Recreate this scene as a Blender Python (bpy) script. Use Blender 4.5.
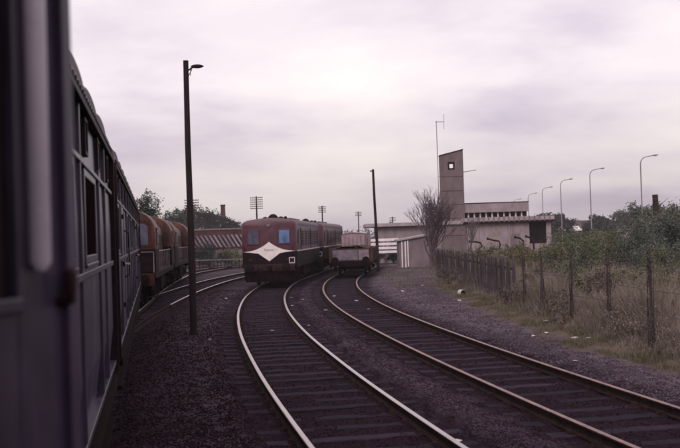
import bpy, bmesh, math, random
import numpy as np
from mathutils import Vector, Matrix

R = math.radians
rnd = random.Random(7)
S = bpy.context.scene
for o in list(bpy.data.objects): bpy.data.objects.remove(o)
COL = S.collection

# ------------------------------------------------------------------ camera
cam = bpy.data.cameras.new('camera'); camo = bpy.data.objects.new('camera', cam); COL.objects.link(camo)
cam.lens = 50; cam.sensor_width = 36; cam.sensor_fit = 'HORIZONTAL'
cam.clip_start = 0.05; cam.clip_end = 6000
PITCH, ROLL = 0.759, 1.8
camo.matrix_world = (Matrix.Translation((0, 0, 2.44)) @ Matrix.Rotation(R(90 + PITCH), 4, 'X') @ Matrix.Rotation(R(-ROLL), 4, 'Z'))
cam.dof.use_dof = True; cam.dof.focus_distance = 42; cam.dof.aperture_fstop = 3.6
S.camera = camo

# ------------------------------------------------------------------ sky and sun
SUN_EL, SUN_AZ = 36, 196          # degrees; azimuth clockwise from +Y
W = bpy.data.worlds.new('World'); S.world = W; W.use_nodes = True
nt = W.node_tree; nt.nodes.clear()
def N(t, **k):
    n = nt.nodes.new(t)
    for a, b in k.items(): setattr(n, a, b)
    return n
L = nt.links.new
out = N('ShaderNodeOutputWorld'); bg = N('ShaderNodeBackground'); L(bg.outputs[0], out.inputs[0])
sky = N('ShaderNodeTexSky', sky_type='NISHITA', sun_disc=False)
sky.sun_elevation = R(SUN_EL); sky.sun_rotation = R(SUN_AZ); sky.air_density = 1.5; sky.dust_density = 4.0
tc = N('ShaderNodeTexCoord'); sep = N('ShaderNodeSeparateXYZ'); L(tc.outputs['Generated'], sep.inputs[0])
def M_(op, a, b=None, c=None):
    n = N('ShaderNodeMath', operation=op)
    for i, v in enumerate((a, b, c)):
        if v is None: continue
        if isinstance(v, (int, float)): n.inputs[i].default_value = v
        else: L(v, n.inputs[i])
    return n.outputs[0]
zc = M_('MAXIMUM', sep.outputs[2], 0.0)
den = M_('ADD', zc, 0.24)
comb = N('ShaderNodeCombineXYZ'); L(M_('DIVIDE', sep.outputs[0], den), comb.inputs[0]); L(M_('DIVIDE', sep.outputs[1], den), comb.inputs[1])
def cloudnoise(scale, detail, rough, off, sx=1.0):
    mp = N('ShaderNodeMapping'); mp.inputs['Location'].default_value = off; mp.inputs['Scale'].default_value = (sx, 1, 1)
    L(comb.outputs[0], mp.inputs[0])
    n = N('ShaderNodeTexNoise'); n.inputs['Scale'].default_value = scale; n.inputs['Detail'].default_value = detail
    n.inputs['Roughness'].default_value = rough; n.inputs['Distortion'].default_value = 0.25
    L(mp.outputs[0], n.inputs['Vector']); return n.outputs[0]
n1 = cloudnoise(1.15, 5, 0.5, (3.1, 0.4, 0), 0.9)
n2 = cloudnoise(3.6, 5, 0.55, (1.7, 5.2, 2), 0.8)
cl = M_('ADD', M_('MULTIPLY', n1, 0.80), M_('MULTIPLY', n2, 0.20))
ramp = N('ShaderNodeValToRGB'); L(cl, ramp.inputs[0])
e = ramp.color_ramp.elements
e[0].position = 0.36; e[0].color = (0.70, 0.61, 0.725, 1)
e[1].position = 0.62; e[1].color = (1.09, 0.99, 0.975, 1)
m = ramp.color_ramp.elements.new(0.49); m.color = (0.94, 0.84, 0.89, 1)
# an overcast sky is darker towards the horizon
hz = N('ShaderNodeMapRange'); hz.inputs[1].default_value = 0.0; hz.inputs[2].default_value = 0.16
hz.inputs[3].default_value = 0.66; hz.inputs[4].default_value = 1.10; L(zc, hz.inputs[0])
sc = N('ShaderNodeVectorMath', operation='SCALE'); L(ramp.outputs[0], sc.inputs[0]); L(hz.outputs[0], sc.inputs['Scale'])
nis = N('ShaderNodeVectorMath', operation='SCALE'); L(sky.outputs[0], nis.inputs[0]); nis.inputs['Scale'].default_value = 0.09
mix = N('ShaderNodeMix', data_type='RGBA'); mix.inputs[0].default_value = 0.90
L(nis.outputs[0], mix.inputs[6]); L(sc.outputs[0], mix.inputs[7])
L(mix.outputs[2], bg.inputs[0]); bg.inputs[1].default_value = 1.0

sl = bpy.data.lights.new('sun', 'SUN'); so = bpy.data.objects.new('sun', sl); COL.objects.link(so)
sl.energy = 1.2; sl.angle = R(25); sl.color = (1.0, 0.92, 0.90)
sd = Vector((math.sin(R(SUN_AZ)) * math.cos(R(SUN_EL)), math.cos(R(SUN_AZ)) * math.cos(R(SUN_EL)), math.sin(R(SUN_EL))))
so.rotation_euler = (-sd).to_track_quat('-Z', 'Y').to_euler()

S.render.engine = 'CYCLES'; S.cycles.filter_width = 1.9
S.view_settings.view_transform = 'Standard'; S.view_settings.look = 'None'
S.view_settings.exposure = 0.0; S.view_settings.gamma = 1.0; S.view_settings.use_curve_mapping = False

# ------------------------------------------------------------------ materials
MATS = {}
def mat(name, col, rough=0.7, var=0.25, scale=6.0, bump=0.15, bscale=30.0, metal=0.0, spec=0.22, col2=None, island=0.0, stretch=None, attr=None):
    if name in MATS: return MATS[name]
    m = bpy.data.materials.new(name); m.use_nodes = True; t = m.node_tree; b = t.nodes['Principled BSDF']
    def n(ty, **k):
        q = t.nodes.new(ty)
        for a, v in k.items(): setattr(q, a, v)
        return q
    lk = t.links.new
    b.inputs['Roughness'].default_value = rough; b.inputs['Metallic'].default_value = metal
    b.inputs['Specular IOR Level'].default_value = spec
    tcn = n('ShaderNodeTexCoord'); src = tcn.outputs['Object']
    if stretch:
        mp = n('ShaderNodeMapping'); mp.inputs['Scale'].default_value = stretch; lk(src, mp.inputs[0]); src = mp.outputs[0]
    nz = n('ShaderNodeTexNoise'); nz.inputs['Scale'].default_value = scale; nz.inputs['Detail'].default_value = 6; nz.inputs['Roughness'].default_value = 0.62
    lk(src, nz.inputs['Vector'])
    c2 = col2 or tuple(max(0, c * (1 - 1.6 * var)) for c in col)
    c1 = col if col2 else tuple(min(1, c * (1 + 0.6 * var)) for c in col)
    rp = n('ShaderNodeValToRGB'); rp.color_ramp.elements[0].position = 0.34; rp.color_ramp.elements[1].position = 0.66
    rp.color_ramp.elements[0].color = (*c2, 1); rp.color_ramp.elements[1].color = (*c1, 1)
    lk(nz.outputs[0], rp.inputs[0]); cur = rp.outputs[0]
    if island:
        g = n('ShaderNodeNewGeometry'); mr = n('ShaderNodeMapRange'); mr.inputs[3].default_value = 1 - island; mr.inputs[4].default_value = 1 + island
        lk(g.outputs['Random Per Island'], mr.inputs[0])
        vm = n('ShaderNodeVectorMath', operation='SCALE'); lk(cur, vm.inputs[0]); lk(mr.outputs[0], vm.inputs['Scale']); cur = vm.outputs[0]
    if attr == 'obj':
        oi = n('ShaderNodeObjectInfo'); mr = n('ShaderNodeMapRange'); mr.inputs[3].default_value = 0.65; mr.inputs[4].default_value = 1.4
        lk(oi.outputs['Random'], mr.inputs[0])
        vm = n('ShaderNodeVectorMath', operation='SCALE'); lk(cur, vm.inputs[0]); lk(mr.outputs[0], vm.inputs['Scale']); cur = vm.outputs[0]
    lk(cur, b.inputs['Base Color'])
    if bump:
        nb = n('ShaderNodeTexNoise'); nb.inputs['Scale'].default_value = bscale; nb.inputs['Detail'].default_value = 4; lk(src, nb.inputs['Vector'])
        bp = n('ShaderNodeBump'); bp.inputs['Strength'].default_value = bump; bp.inputs['Distance'].default_value = 0.02
        lk(nb.outputs[0], bp.inputs['Height']); lk(bp.outputs[0], b.inputs['Normal'])
    # roughness breakup
    mr2 = n('ShaderNodeMapRange'); mr2.inputs[3].default_value = max(0.02, rough - 0.12); mr2.inputs[4].default_value = min(1, rough + 0.12)
    lk(nz.outputs[0], mr2.inputs[0]); lk(mr2.outputs[0], b.inputs['Roughness'])
    MATS[name] = m; return m

def glass(name, col=(0.02, 0.025, 0.03), rough=0.06):
    m = mat(name, col, rough, 0.3, 2.0, 0.03, 3.0, 0, 0.45); return m

coach_paint = mat('coach_paint', (0.050, 0.035, 0.066), 0.36, 0.34, 3.0, 0.10, 9, 0, 0.32, stretch=(1.5, 1.5, 0.5))
coach_dark = mat('coach_dark', (0.018, 0.008, 0.01), 0.6, 0.3, spec=0.12)
coach_roof = mat('coach_roof', (0.115, 0.088, 0.112), 0.6, 0.35, 2.5, 0.2, 12)
under = mat('under_dirt', (0.014, 0.0055, 0.0065), 0.9, 0.4, 5, 0.3, 25, 0, 0.06)
window_dark = mat('window_dark', (0.012, 0.006, 0.008), 0.4, 0.3, 2.0, 0.02, 3, 0, 0.12)
cab_glass = glass('cab_glass', (0.10, 0.095, 0.14), 0.1)
cab_glass_blue = glass('cab_glass_blue', (0.13, 0.20, 0.36), 0.1)
alu = mat('weathered_alu', (0.42, 0.37, 0.43), 0.38, 0.15, 4, 0.05, 20, 0.35, 0.5)
maroon = mat('maroon_paint', (0.082, 0.022, 0.038), 0.42, 0.22, 3.0, 0.06, 12, 0, 0.4)
maroon_sheen_dust = mat('maroon_sheen_dust', (0.095, 0.054, 0.072), 0.5, 0.3, 2.5, 0.1, 12, 0, 0.4, stretch=(1, 1, 0.3))  # paler side maroon: sky reflection and some dust put into the colour
loco_roof = mat('loco_roof', (0.105, 0.062, 0.080), 0.55, 0.3, 2, 0.15, 10)
loco_black = mat('loco_black', (0.012, 0.005, 0.007), 0.65, 0.3, 4, 0.1, 15, 0, 0.10)
white_paint = mat('white_paint', (0.80, 0.70, 0.70), 0.5, 0.08, 5, 0.05, 20)
cream_line = mat('cream_line', (0.55, 0.45, 0.48), 0.55, 0.15)
red_beam = mat('red_beam', (0.03, 0.008, 0.01), 0.6, 0.35)
lettering = mat('lettering', (0.14, 0.03, 0.05), 0.5, 0.1)
orange = mat('orange_paint', (0.08, 0.02, 0.011), 0.5, 0.5, 2.2, 0.12, 10, 0, 0.3, stretch=(1.5, 1.5, 0.6))
orange_dark = mat('orange_brown_paint', (0.045, 0.013, 0.01), 0.5, 0.3, 3, 0.08, 10)
rail_pale = mat('pale_rail_paint', (0.22, 0.17, 0.18), 0.5, 0.2)
steel_top = mat('polished_rail', (0.52, 0.44, 0.46), 0.36, 0.12, 3, 0.03, 40, 1.0, 0.5)
steel_dull = mat('dull_rail', (0.29, 0.175, 0.165), 0.5, 0.3, 4, 0.05, 40, 0.55, 0.4)
rust = mat('rail_rust', (0.026, 0.014, 0.014), 0.9, 0.4, 8, 0.3, 60, 0, 0.08)
sleeper_m = mat('sleeper_wood', (0.031, 0.021, 0.036), 0.85, 0.5, 5, 0.5, 25, 0, 0.08, stretch=(1, 8, 8), attr='obj')
pole_m = mat('creosote_pole', (0.02, 0.011, 0.012), 0.85, 0.4, 6, 0.3, 30, stretch=(6, 6, 0.6))
conc_tower = mat('tower_concrete', (0.165, 0.122, 0.134), 0.88, 0.17, 1.3, 0.12, 8, stretch=(1.2, 1.2, 0.6))
render_wall = mat('render_wall', (0.31, 0.248, 0.268), 0.88, 0.17, 1.3, 0.12, 8, stretch=(1.2, 1.2, 0.6))
render_low = mat('render_low', (0.27, 0.212, 0.23), 0.88, 0.17, 1.3, 0.12, 8, stretch=(1.2, 1.2, 0.6))
fascia_m = mat('pale_fascia', (0.36, 0.29, 0.32), 0.7, 0.15, 1.5)
shed_wall = mat('shed_wall', (0.205, 0.158, 0.175), 0.88, 0.17, 1.3, 0.12, 8, stretch=(1.2, 1.2, 0.6))
white_board = mat('white_board', (0.85, 0.75, 0.8), 0.6, 0.12, 3)
fence_wood = mat('fence_wood', (0.08, 0.062, 0.072), 0.9, 0.4, 3, 0.3, 25, stretch=(4, 4, 0.5), attr='obj')
wire_m = mat('rusty_wire', (0.08, 0.055, 0.055), 0.7, 0.3)
bark = mat('bark', (0.050, 0.034, 0.036), 0.95, 0.4, 8, 0.5, 40)
bark_pale = mat('bark_pale', (0.125, 0.092, 0.108), 0.95, 0.35, 8, 0.3, 40)
leaf_blue = mat('leaf_blue_green', (0.115, 0.128, 0.108), 0.75, 0.35, 0.6, 0, island=0.5, spec=0.15)
leaf_green = mat('leaf_green', (0.13, 0.14, 0.086), 0.75, 0.35, 0.6, 0, island=0.5, spec=0.15)
leaf_olive = mat('leaf_olive', (0.165, 0.145, 0.088), 0.8, 0.35, 0.8, 0, island=0.5, spec=0.12)
leaf_dark = mat('leaf_dark', (0.042, 0.052, 0.048), 0.8, 0.35, 0.5, 0, island=0.5, spec=0.12)
leaf_brown = mat('leaf_brown', (0.165, 0.128, 0.116), 0.85, 0.35, 0.8, 0, island=0.5, spec=0.1)
ivy_m = mat('ivy_leaf', (0.08, 0.064, 0.064), 0.8, 0.35, 0.8, 0, island=0.5, spec=0.12)
dry_grass = mat('dry_grass', (0.27, 0.218, 0.188), 0.9, 0.3, 0.35, 0, col2=(0.115, 0.092, 0.076), island=0.45, spec=0.1)
green_grass = mat('green_grass', (0.112, 0.104, 0.07), 0.9, 0.3, 0.6, 0, col2=(0.150, 0.118, 0.088), island=0.4, spec=0.1)
lamp_steel = mat('galvanised_lamp', (0.22, 0.18, 0.21), 0.5, 0.15, 3, 0, 10, 0.3)
lamp_glass = mat('lamp_glass', (0.8, 0.75, 0.75), 0.3, 0.05)
brick = mat('dull_brick', (0.075, 0.035, 0.040), 0.9, 0.3, 1.2, 0.2, 12)
coping_m = mat('coping', (0.22, 0.155, 0.17), 0.85, 0.2)
buttress_m = mat('pale_buttress', (0.22, 0.18, 0.22), 0.85, 0.2, 1.5, 0.1, 8, attr='obj')
roof_tile = mat('roof_tile', (0.1, 0.065, 0.07), 0.85, 0.25, 1.0)
wagon_grey = mat('wagon_grey', (0.185, 0.145, 0.185), 0.65, 0.3, 2.5, 0.15, 12)
wagon_brown = mat('wagon_brown', (0.070, 0.034, 0.030), 0.75, 0.35, 3, 0.2, 15)
van_pink = mat('van_pale', (0.34, 0.235, 0.27), 0.7, 0.2, 1.5, 0.1, 10)
paper = mat('paper', (0.55, 0.49, 0.5), 0.8, 0.15, 20)
asphalt = mat('asphalt', (0.06, 0.05, 0.058), 0.9, 0.2, 2)
car_white = mat('car_white', (0.75, 0.72, 0.74), 0.3, 0.05, 2, 0)
lorry_green = mat('lorry_green', (0.028, 0.036, 0.034), 0.6, 0.2, 2)
tyre = mat('tyre', (0.015, 0.012, 0.013), 0.9, 0.2)
stone_m = mat('gravel_stone', (0.052, 0.031, 0.05), 0.9, 0.25, 1.5, 0, island=0.55, spec=0.04)
yellow_post = mat('yellow_post', (0.42, 0.32, 0.20), 0.7, 0.2)

# ------------------------------------------------------------------ mesh helpers
class MB:
    def __init__(s): s.v = []; s.f = []; s.mi = []
    def add(s, vs, fs, mi=0):
        o = len(s.v); s.v += [tuple(p) for p in vs]; s.f += [tuple(i + o for i in f) for f in fs]; s.mi += [mi] * len(fs); return s
    def box(s, x0, x1, y0, y1, z0, z1, mi=0):
        return s.add([(x0,y0,z0),(x1,y0,z0),(x1,y1,z0),(x0,y1,z0),(x0,y0,z1),(x1,y0,z1),(x1,y1,z1),(x0,y1,z1)],
                     [(0,3,2,1),(4,5,6,7),(0,1,5,4),(1,2,6,5),(2,3,7,6),(3,0,4,7)], mi)
    def tube(s, pts, r, n=8, mi=0, cap=True):
        pts = [Vector(p) for p in pts]; rs = r if isinstance(r, (list, tuple)) else [r] * len(pts)
        o = len(s.v); prev = None
        for i, p in enumerate(pts):
            d = (pts[min(i+1, len(pts)-1)] - pts[max(i-1, 0)]).normalized()
            if prev is None:
                a = Vector((0,0,1)) if abs(d.z) < 0.9 else Vector((1,0,0)); u = d.cross(a).normalized()
            else:
                u = (prev - d * prev.dot(d))
                u = u.normalized() if u.length > 1e-6 else d.orthogonal().normalized()
            prev = u; w = d.cross(u)
            for k in range(n):
                a = 2*math.pi*k/n; q = p + (u*math.cos(a) + w*math.sin(a))*rs[i]; s.v.append(tuple(q))
        for i in range(len(pts)-1):
            for k in range(n):
                a = o+i*n+k; b = o+i*n+(k+1)%n; s.f.append((a, b, b+n, a+n)); s.mi.append(mi)
        if cap:
            s.f.append(tuple(o+k for k in reversed(range(n)))); s.mi.append(mi)
            e = o+(len(pts)-1)*n; s.f.append(tuple(e+k for k in range(n))); s.mi.append(mi)
        return s
    def loft(s, rings, cap=True, closed=True, mi=0):
        o = len(s.v); n = len(rings[0])
        for rg in rings: s.v += [tuple(p) for p in rg]
        for i in range(len(rings)-1):
            for k in range(n if closed else n-1):
                a = o+i*n+k; b = o+i*n+(k+1)%n; s.f.append((a, b, b+n, a+n)); s.mi.append(mi)
        if cap and closed:
            s.f.append(tuple(o+k for k in reversed(range(n)))); s.mi.append(mi)
            e = o+(len(rings)-1)*n; s.f.append(tuple(e+k for k in range(n))); s.mi.append(mi)
        return s
    def prism_y(s, poly, y0, y1, mi=0):      # poly in (x,z), extruded in y
        return s.loft([[(x, y0, z) for x, z in poly], [(x, y1, z) for x, z in poly]], mi=mi)
    def lathe_x(s, prof, cx, cy, cz, n=20, mi=0):  # prof (dx, radius) round the x axis
        rings = [[(cx+dx, cy+r*math.cos(2*math.pi*k/n), cz+r*math.sin(2*math.pi*k/n)) for k in range(n)] for dx, r in prof]
        return s.loft(rings, mi=mi)
    def lathe_y(s, prof, cx, cy, cz, n=16, mi=0):
        rings = [[(cx+r*math.cos(2*math.pi*k/n), cy+dy, cz+r*math.sin(2*math.pi*k/n)) for k in range(n)] for dy, r in prof]
        return s.loft(rings, mi=mi)
    def dome(s, cx, cy, cz, rx, ry, rz, n=12, m=6, mi=0):
        rings = []
        for i in range(m+1):
            a = math.pi/2*i/m; c = max(math.cos(a), 0.02)
            rings.append([(cx+rx*c*math.cos(2*math.pi*k/n), cy+ry*c*math.sin(2*math.pi*k/n), cz+rz*math.sin(a)) for k in range(n)])
        return s.loft(rings, mi=mi)
    def build(s, name, mats, parent=None, bevel=0, smooth=False):
        me = bpy.data.meshes.new(name); me.from_pydata(s.v, [], s.f)
        mats = mats if isinstance(mats, (list, tuple)) else [mats]
        for m in mats: me.materials.append(m)
        if len(mats) > 1: me.polygons.foreach_set('material_index', s.mi)
        bm = bmesh.new(); bm.from_mesh(me); bmesh.ops.recalc_face_normals(bm, faces=bm.faces)
        if bevel:
            ed = [e for e in bm.edges if len(e.link_faces) == 2 and e.calc_face_angle(0) > 0.6]
            bmesh.ops.bevel(bm, geom=ed, offset=bevel, segments=2, profile=0.6, affect='EDGES', clamp_overlap=True)
        bm.to_mesh(me); bm.free()
        if smooth:
            me.polygons.foreach_set('use_smooth', [True]*len(me.polygons))
            try: me.set_sharp_from_angle(angle=R(38))
            except Exception: pass
        me.update()
        o = bpy.data.objects.new(name, me); COL.objects.link(o)
        if parent: o.parent = parent
        return o

def tag(o, label=None, cat=None, group=None, kind=None):
    if label: o['label'] = label
    if cat: o['category'] = cat
    if group: o['group'] = group
    if kind: o['kind'] = kind
    return o
def empty(name, loc=(0,0,0), rz=0.0, label=None, cat=None, group=None):
    o = bpy.data.objects.new(name, None); COL.objects.link(o); o.empty_display_size = 0.2
    o.location = loc; o.rotation_euler = (0, 0, rz); return tag(o, label, cat, group)
def copy_tree(o, parent=None):
    kids = list(o.children); c = o.copy(); COL.objects.link(c); c.parent = parent
    for ch in kids: copy_tree(ch, c)
    return c
def raw(name, v, f, m, parent=None, attrs=None, smooth=False):
    me = bpy.data.meshes.new(name); v = np.asarray(v, np.float32); f = np.asarray(f, np.int32)
    k = f.shape[1]
    me.vertices.add(len(v)); me.vertices.foreach_set('co', v.ravel())
    me.loops.add(f.size); me.loops.foreach_set('vertex_index', f.ravel())
    me.polygons.add(len(f)); me.polygons.foreach_set('loop_start', np.arange(0, f.size, k, dtype=np.int32))
    me.update(calc_edges=True)
    for m_ in (m if isinstance(m, (list, tuple)) else [m]): me.materials.append(m_)
    for an, av in (attrs or {}).items():
        a = me.attributes.new(an, 'FLOAT', 'POINT'); a.data.foreach_set('value', np.asarray(av, np.float32))
    if smooth: me.polygons.foreach_set('use_smooth', np.ones(len(f), bool))
    me.validate(); o = bpy.data.objects.new(name, me); COL.objects.link(o)
    if parent: o.parent = parent
    return o

def spline(pts):
    y = np.array([p[0] for p in pts], float); x = np.array([p[1] for p in pts], float); n = len(y)
    h = np.diff(y); A = np.eye(n); b = np.zeros(n)
    for i in range(1, n-1):
        A[i, i-1] = h[i-1]; A[i, i] = 2*(h[i-1]+h[i]); A[i, i+1] = h[i]
        b[i] = 6*((x[i+1]-x[i])/h[i] - (x[i]-x[i-1])/h[i-1])
    mm = np.linalg.solve(A, b)
    def ev(q):
        q = np.asarray(q, float); i = np.clip(np.searchsorted(y, q)-1, 0, n-2); H = h[i]
        a = (y[i+1]-q)/H; c = (q-y[i])/H
        return a*x[i]+c*x[i+1]+((a**3-a)*mm[i]+(c**3-c)*mm[i+1])*H*H/6
    return ev

# ------------------------------------------------------------------ track alignments (metres; rail tops at z = 0)
TM = spline([(-8,4.6),(0,2.8),(4,1.91),(8,1.05),(12,.25),(16,-.49),(20,-1.15),(24,-1.75),(28,-2.26),(32,-2.69),(36,-3.02),(40,-3.27),(44,-3.4),(48,-3.44),(52,-3.36),(56,-3.13),(60,-2.8),(64,-2.43),(72,-1.65),(80,-.85),(100,1.3)])
TR = spline([(-8,8.1),(0,6.28),(4,5.41),(8,4.57),(12,3.77),(16,3.03),(20,2.35),(24,1.74),(28,1.2),(32,.74),(36,.38),(40,.12),(44,-.04),(48,-.08),(52,0),(56,.21),(60,.52),(64,.88),(72,1.65),(80,2.5),(100,4.6)])
TT = spline([(-12,.372),(0,-1.98),(6,-3.156),(12,-4.332),(18,-5.508),(24,-6.66),(30,-7.66),(36,-8.42),(42,-9.2),(49,-10.05),(56,-10.8),(63,-11.45),(70,-11.9),(76,-11.8),(82,-11.2),(88,-10.2),(100,-7.7),(118,-3.4)])
TA = spline([(26,-6.75),(30,-7.15),(36,-7.5),(40,-7.67),(44,-7.78),(48,-7.82),(52,-7.79),(56,-7.68),(60,-7.45),(64,-7.1),(68,-6.7),(76,-5.6),(84,-4.2),(96,-1.7)])
def sample(fn, y0, y1, step):
    y = np.arange(y0, y1, 0.05); x = fn(y); s = np.r_[0, np.cumsum(np.hypot(np.diff(x), np.diff(y)))]
    q = np.arange(0, s[-1], step); yy = np.interp(q, s, y); xx = fn(yy); d = (fn(yy+.05)-fn(yy-.05))/.1
    return xx, yy, np.arctan(d)          # heading: positive leans to +X

def smooth01(a, b, x): t = np.clip((x-a)/(b-a), 0, 1); return t*t*(3-2*t)
def wob(x, y, k=1.0, ph=0.0):
    return (np.sin(1.3*k*x+2.1*k*y+ph)+np.sin(2.7*k*x-1.1*k*y+1.7+ph)+np.sin(-0.7*k*x+3.3*k*y+.6+ph)+np.sin(4.1*k*x+.9*k*y+2.9+ph))/4
EDGE = (np.array([-20, 10, 15.8, 17.1, 20, 24.5, 31.8, 45, 60, 400]), np.array([6.8, 6.2, 5.6, 5.35, 4.85, 4.6, 4.35, 4.3, 5.6, 9]))
def edge_x(y): return np.interp(y, *EDGE)
def track_d(x, y):
    ds = []
    for fn, a, b in ((TM,-8,100),(TR,-8,78),(TT,-12,118),(TA,26,96)):
        yc = np.clip(y, a, b); d = np.abs(x-fn(yc)) + 3*np.abs(y-yc); ds.append(d)
    return np.min(ds, axis=0)
def ground_z(x, y):
    x = np.asarray(x, float); y = np.asarray(y, float)
    d = track_d(x, y)
    z = -0.158 + 0.068*smooth01(1.25, 1.75, d)
    z = z - 0.05*smooth01(2.3, 3.2, d)*(x < 0)
    z = z + 0.018*wob(x, y, 1.7)+0.010*wob(x, y, 4.3, 1.0)
    v = smooth01(0, 2.2, x-edge_x(y)); z = z + v*(0.16+0.06*wob(x, y, .6, 2))
    far = smooth01(60, 160, np.hypot(x, y)); z = z*(1-far) + far*(-0.1)
    # wooded rise on the left, far off
    z = z + 2.2*smooth01(120, 200, y)*smooth01(5, 40, -x)
    return z

# ------------------------------------------------------------------ ground
def ground_material():
    m = bpy.data.materials.new('ground_mix'); m.use_nodes = True; t = m.node_tree; b = t.nodes['Principled BSDF']; lk = t.links.new
    def n(ty, **k):
        q = t.nodes.new(ty)
        for a, v in k.items(): setattr(q, a, v)
        return q
    tcn = n('ShaderNodeTexCoord'); src = tcn.outputs['Object']
    def noise(sc, det=6, ro=.6):
        q = n('ShaderNodeTexNoise'); q.inputs['Scale'].default_value = sc; q.inputs['Detail'].default_value = det; q.inputs['Roughness'].default_value = ro; lk(src, q.inputs['Vector']); return q.outputs[0]
    def ramp(f, a, ca, c, cb):
        q = n('ShaderNodeValToRGB'); q.color_ramp.elements[0].position = a; q.color_ramp.elements[1].position = c
        q.color_ramp.elements[0].color = (*ca, 1); q.color_ramp.elements[1].color = (*cb, 1); lk(f, q.inputs[0]); return q.outputs[0]
    def mx(f, a, c):
        q = n('ShaderNodeMix', data_type='RGBA'); 
        if isinstance(f, float): q.inputs[0].default_value = f
        else: lk(f, q.inputs[0])
        lk(a, q.inputs[6]); lk(c, q.inputs[7]); return q.outputs[2]
    big = noise(.35, 5); fine = noise(14, 6, .75)
    vor = n('ShaderNodeTexVoronoi'); vor.inputs['Scale'].default_value = 38; lk(src, vor.inputs['Vector'])
    ballast = ramp(fine, .3, (.032, .018, .028), .72, (.108, .070, .100))
    stones = n('ShaderNodeMix', data_type='RGBA'); stones.blend_type = 'OVERLAY'; stones.inputs[0].default_value = .55
    lk(ballast, stones.inputs[6]); lk(vor.outputs['Color'], stones.inputs[7])
    hs = n('ShaderNodeHueSaturation'); hs.inputs['Saturation'].default_value = .55; lk(stones.outputs[2], hs.inputs['Color'])
    patches = ramp(big, .35, (.55, .5, .52), .65, (1.1, 1.05, 1.1))
    mul = n('ShaderNodeMix', data_type='RGBA'); mul.blend_type = 'MULTIPLY'; mul.inputs[0].default_value = 1.0
    lk(hs.outputs[0], mul.inputs[6]); lk(patches, mul.inputs[7])
    oilc = ramp(fine, .3, (.010, .0045, .0075), .75, (.027, .0145, .0235))
    pale = n('ShaderNodeVectorMath', operation='SCALE'); pale.inputs['Scale'].default_value = 1.75; lk(mul.outputs[2], pale.inputs[0])
    at0 = n('ShaderNodeAttribute', attribute_name='pale'); c0 = mx(at0.outputs['Fac'], mul.outputs[2], pale.outputs[0])
    at = n('ShaderNodeAttribute', attribute_name='oil'); c1 = mx(at.outputs['Fac'], c0, oilc)
    soil = ramp(noise(1.4, 7, .7), .32, (.075, .058, .046), .7, (.165, .125, .105))
    at2 = n('ShaderNodeAttribute', attribute_name='turf'); c2 = mx(at2.outputs['Fac'], c1, soil)
    lk(c2, b.inputs['Base Color']); b.inputs['Roughness'].default_value = .95; b.inputs['Specular IOR Level'].default_value = .03
    bp = n('ShaderNodeBump'); bp.inputs['Strength'].default_value = .55; bp.inputs['Distance'].default_value = .02
    ad = n('ShaderNodeMath', operation='ADD'); lk(fine, ad.inputs[0]); lk(vor.outputs['Distance'], ad.inputs[1]); lk(ad.outputs[0], bp.inputs['Height']); lk(bp.outputs[0], b.inputs['Normal'])
    return m
def axis(lo, hi, st, far):
    a = list(np.arange(lo, hi+1e-6, st)); s = st; 
    p = hi
    while p < far: s *= 1.22; p += s; a.append(p)
    s = st; p = lo; pre = []
    while p > -far: s *= 1.22; p -= s; pre.append(p)
    return np.array(pre[::-1]+a)
gx = axis(-16, 14, .2, 2600); gy = axis(-2, 70, .25, 3000)
GX, GY = np.meshgrid(gx, gy); X_, Y_ = GX.ravel(), GY.ravel(); Z_ = ground_z(X_, Y_)
nx, ny = len(gx), len(gy)
ii = (np.arange(ny-1)[:, None]*nx+np.arange(nx-1)[None, :]).ravel()
dd = track_d(X_, Y_)
oil = (1-smooth01(1.25, 1.75+.2*wob(X_, Y_, 1.1, 4), dd+.22*wob(X_, Y_, 2.3)))*.97
leftdark = smooth01(0, 2.5, -(X_-TM(np.clip(Y_, -8, 100))+1.2))*(Y_ < 60)
oil = np.clip(np.maximum(oil, .92*leftdark*(.9+.1*wob(X_, Y_, .9, 2))), 0, 1)
pale_ = smooth01(.2, 1.0, X_-TR(np.clip(Y_, -8, 78))-1.3+.3*wob(X_, Y_, 1.9, 3))
pale_ = np.maximum(pale_, .45*smooth01(.1, .6, X_-TM(np.clip(Y_, -8, 100))-1.4)*(1-smooth01(-.6, -.1, X_-TR(np.clip(Y_, -8, 78))+1.4)))
turf = smooth01(-.35, .6, X_-edge_x(Y_)+.45*wob(X_, Y_, 2.1)+.25*wob(X_, Y_, 5.3))
turf = np.maximum(turf, smooth01(90, 130, np.hypot(X_, Y_)))
turf = np.maximum(turf, smooth01(1.5, 4, -(X_-TT(np.clip(Y_, -12, 118)))-2.0))
turf = np.where((Y_ > 50) & (Y_ < 90) & (X_ > 0) & (X_ < 9), turf*.45, turf)
ground = raw('ground', np.c_[X_, Y_, Z_], np.c_[ii, ii+1, ii+nx+1, ii+nx], ground_material(), attrs={'oil': oil, 'turf': turf, 'pale': pale_}, smooth=True)
tag(ground, 'dark cinder and ballast ground of the railway yard', kind='structure')

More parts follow.
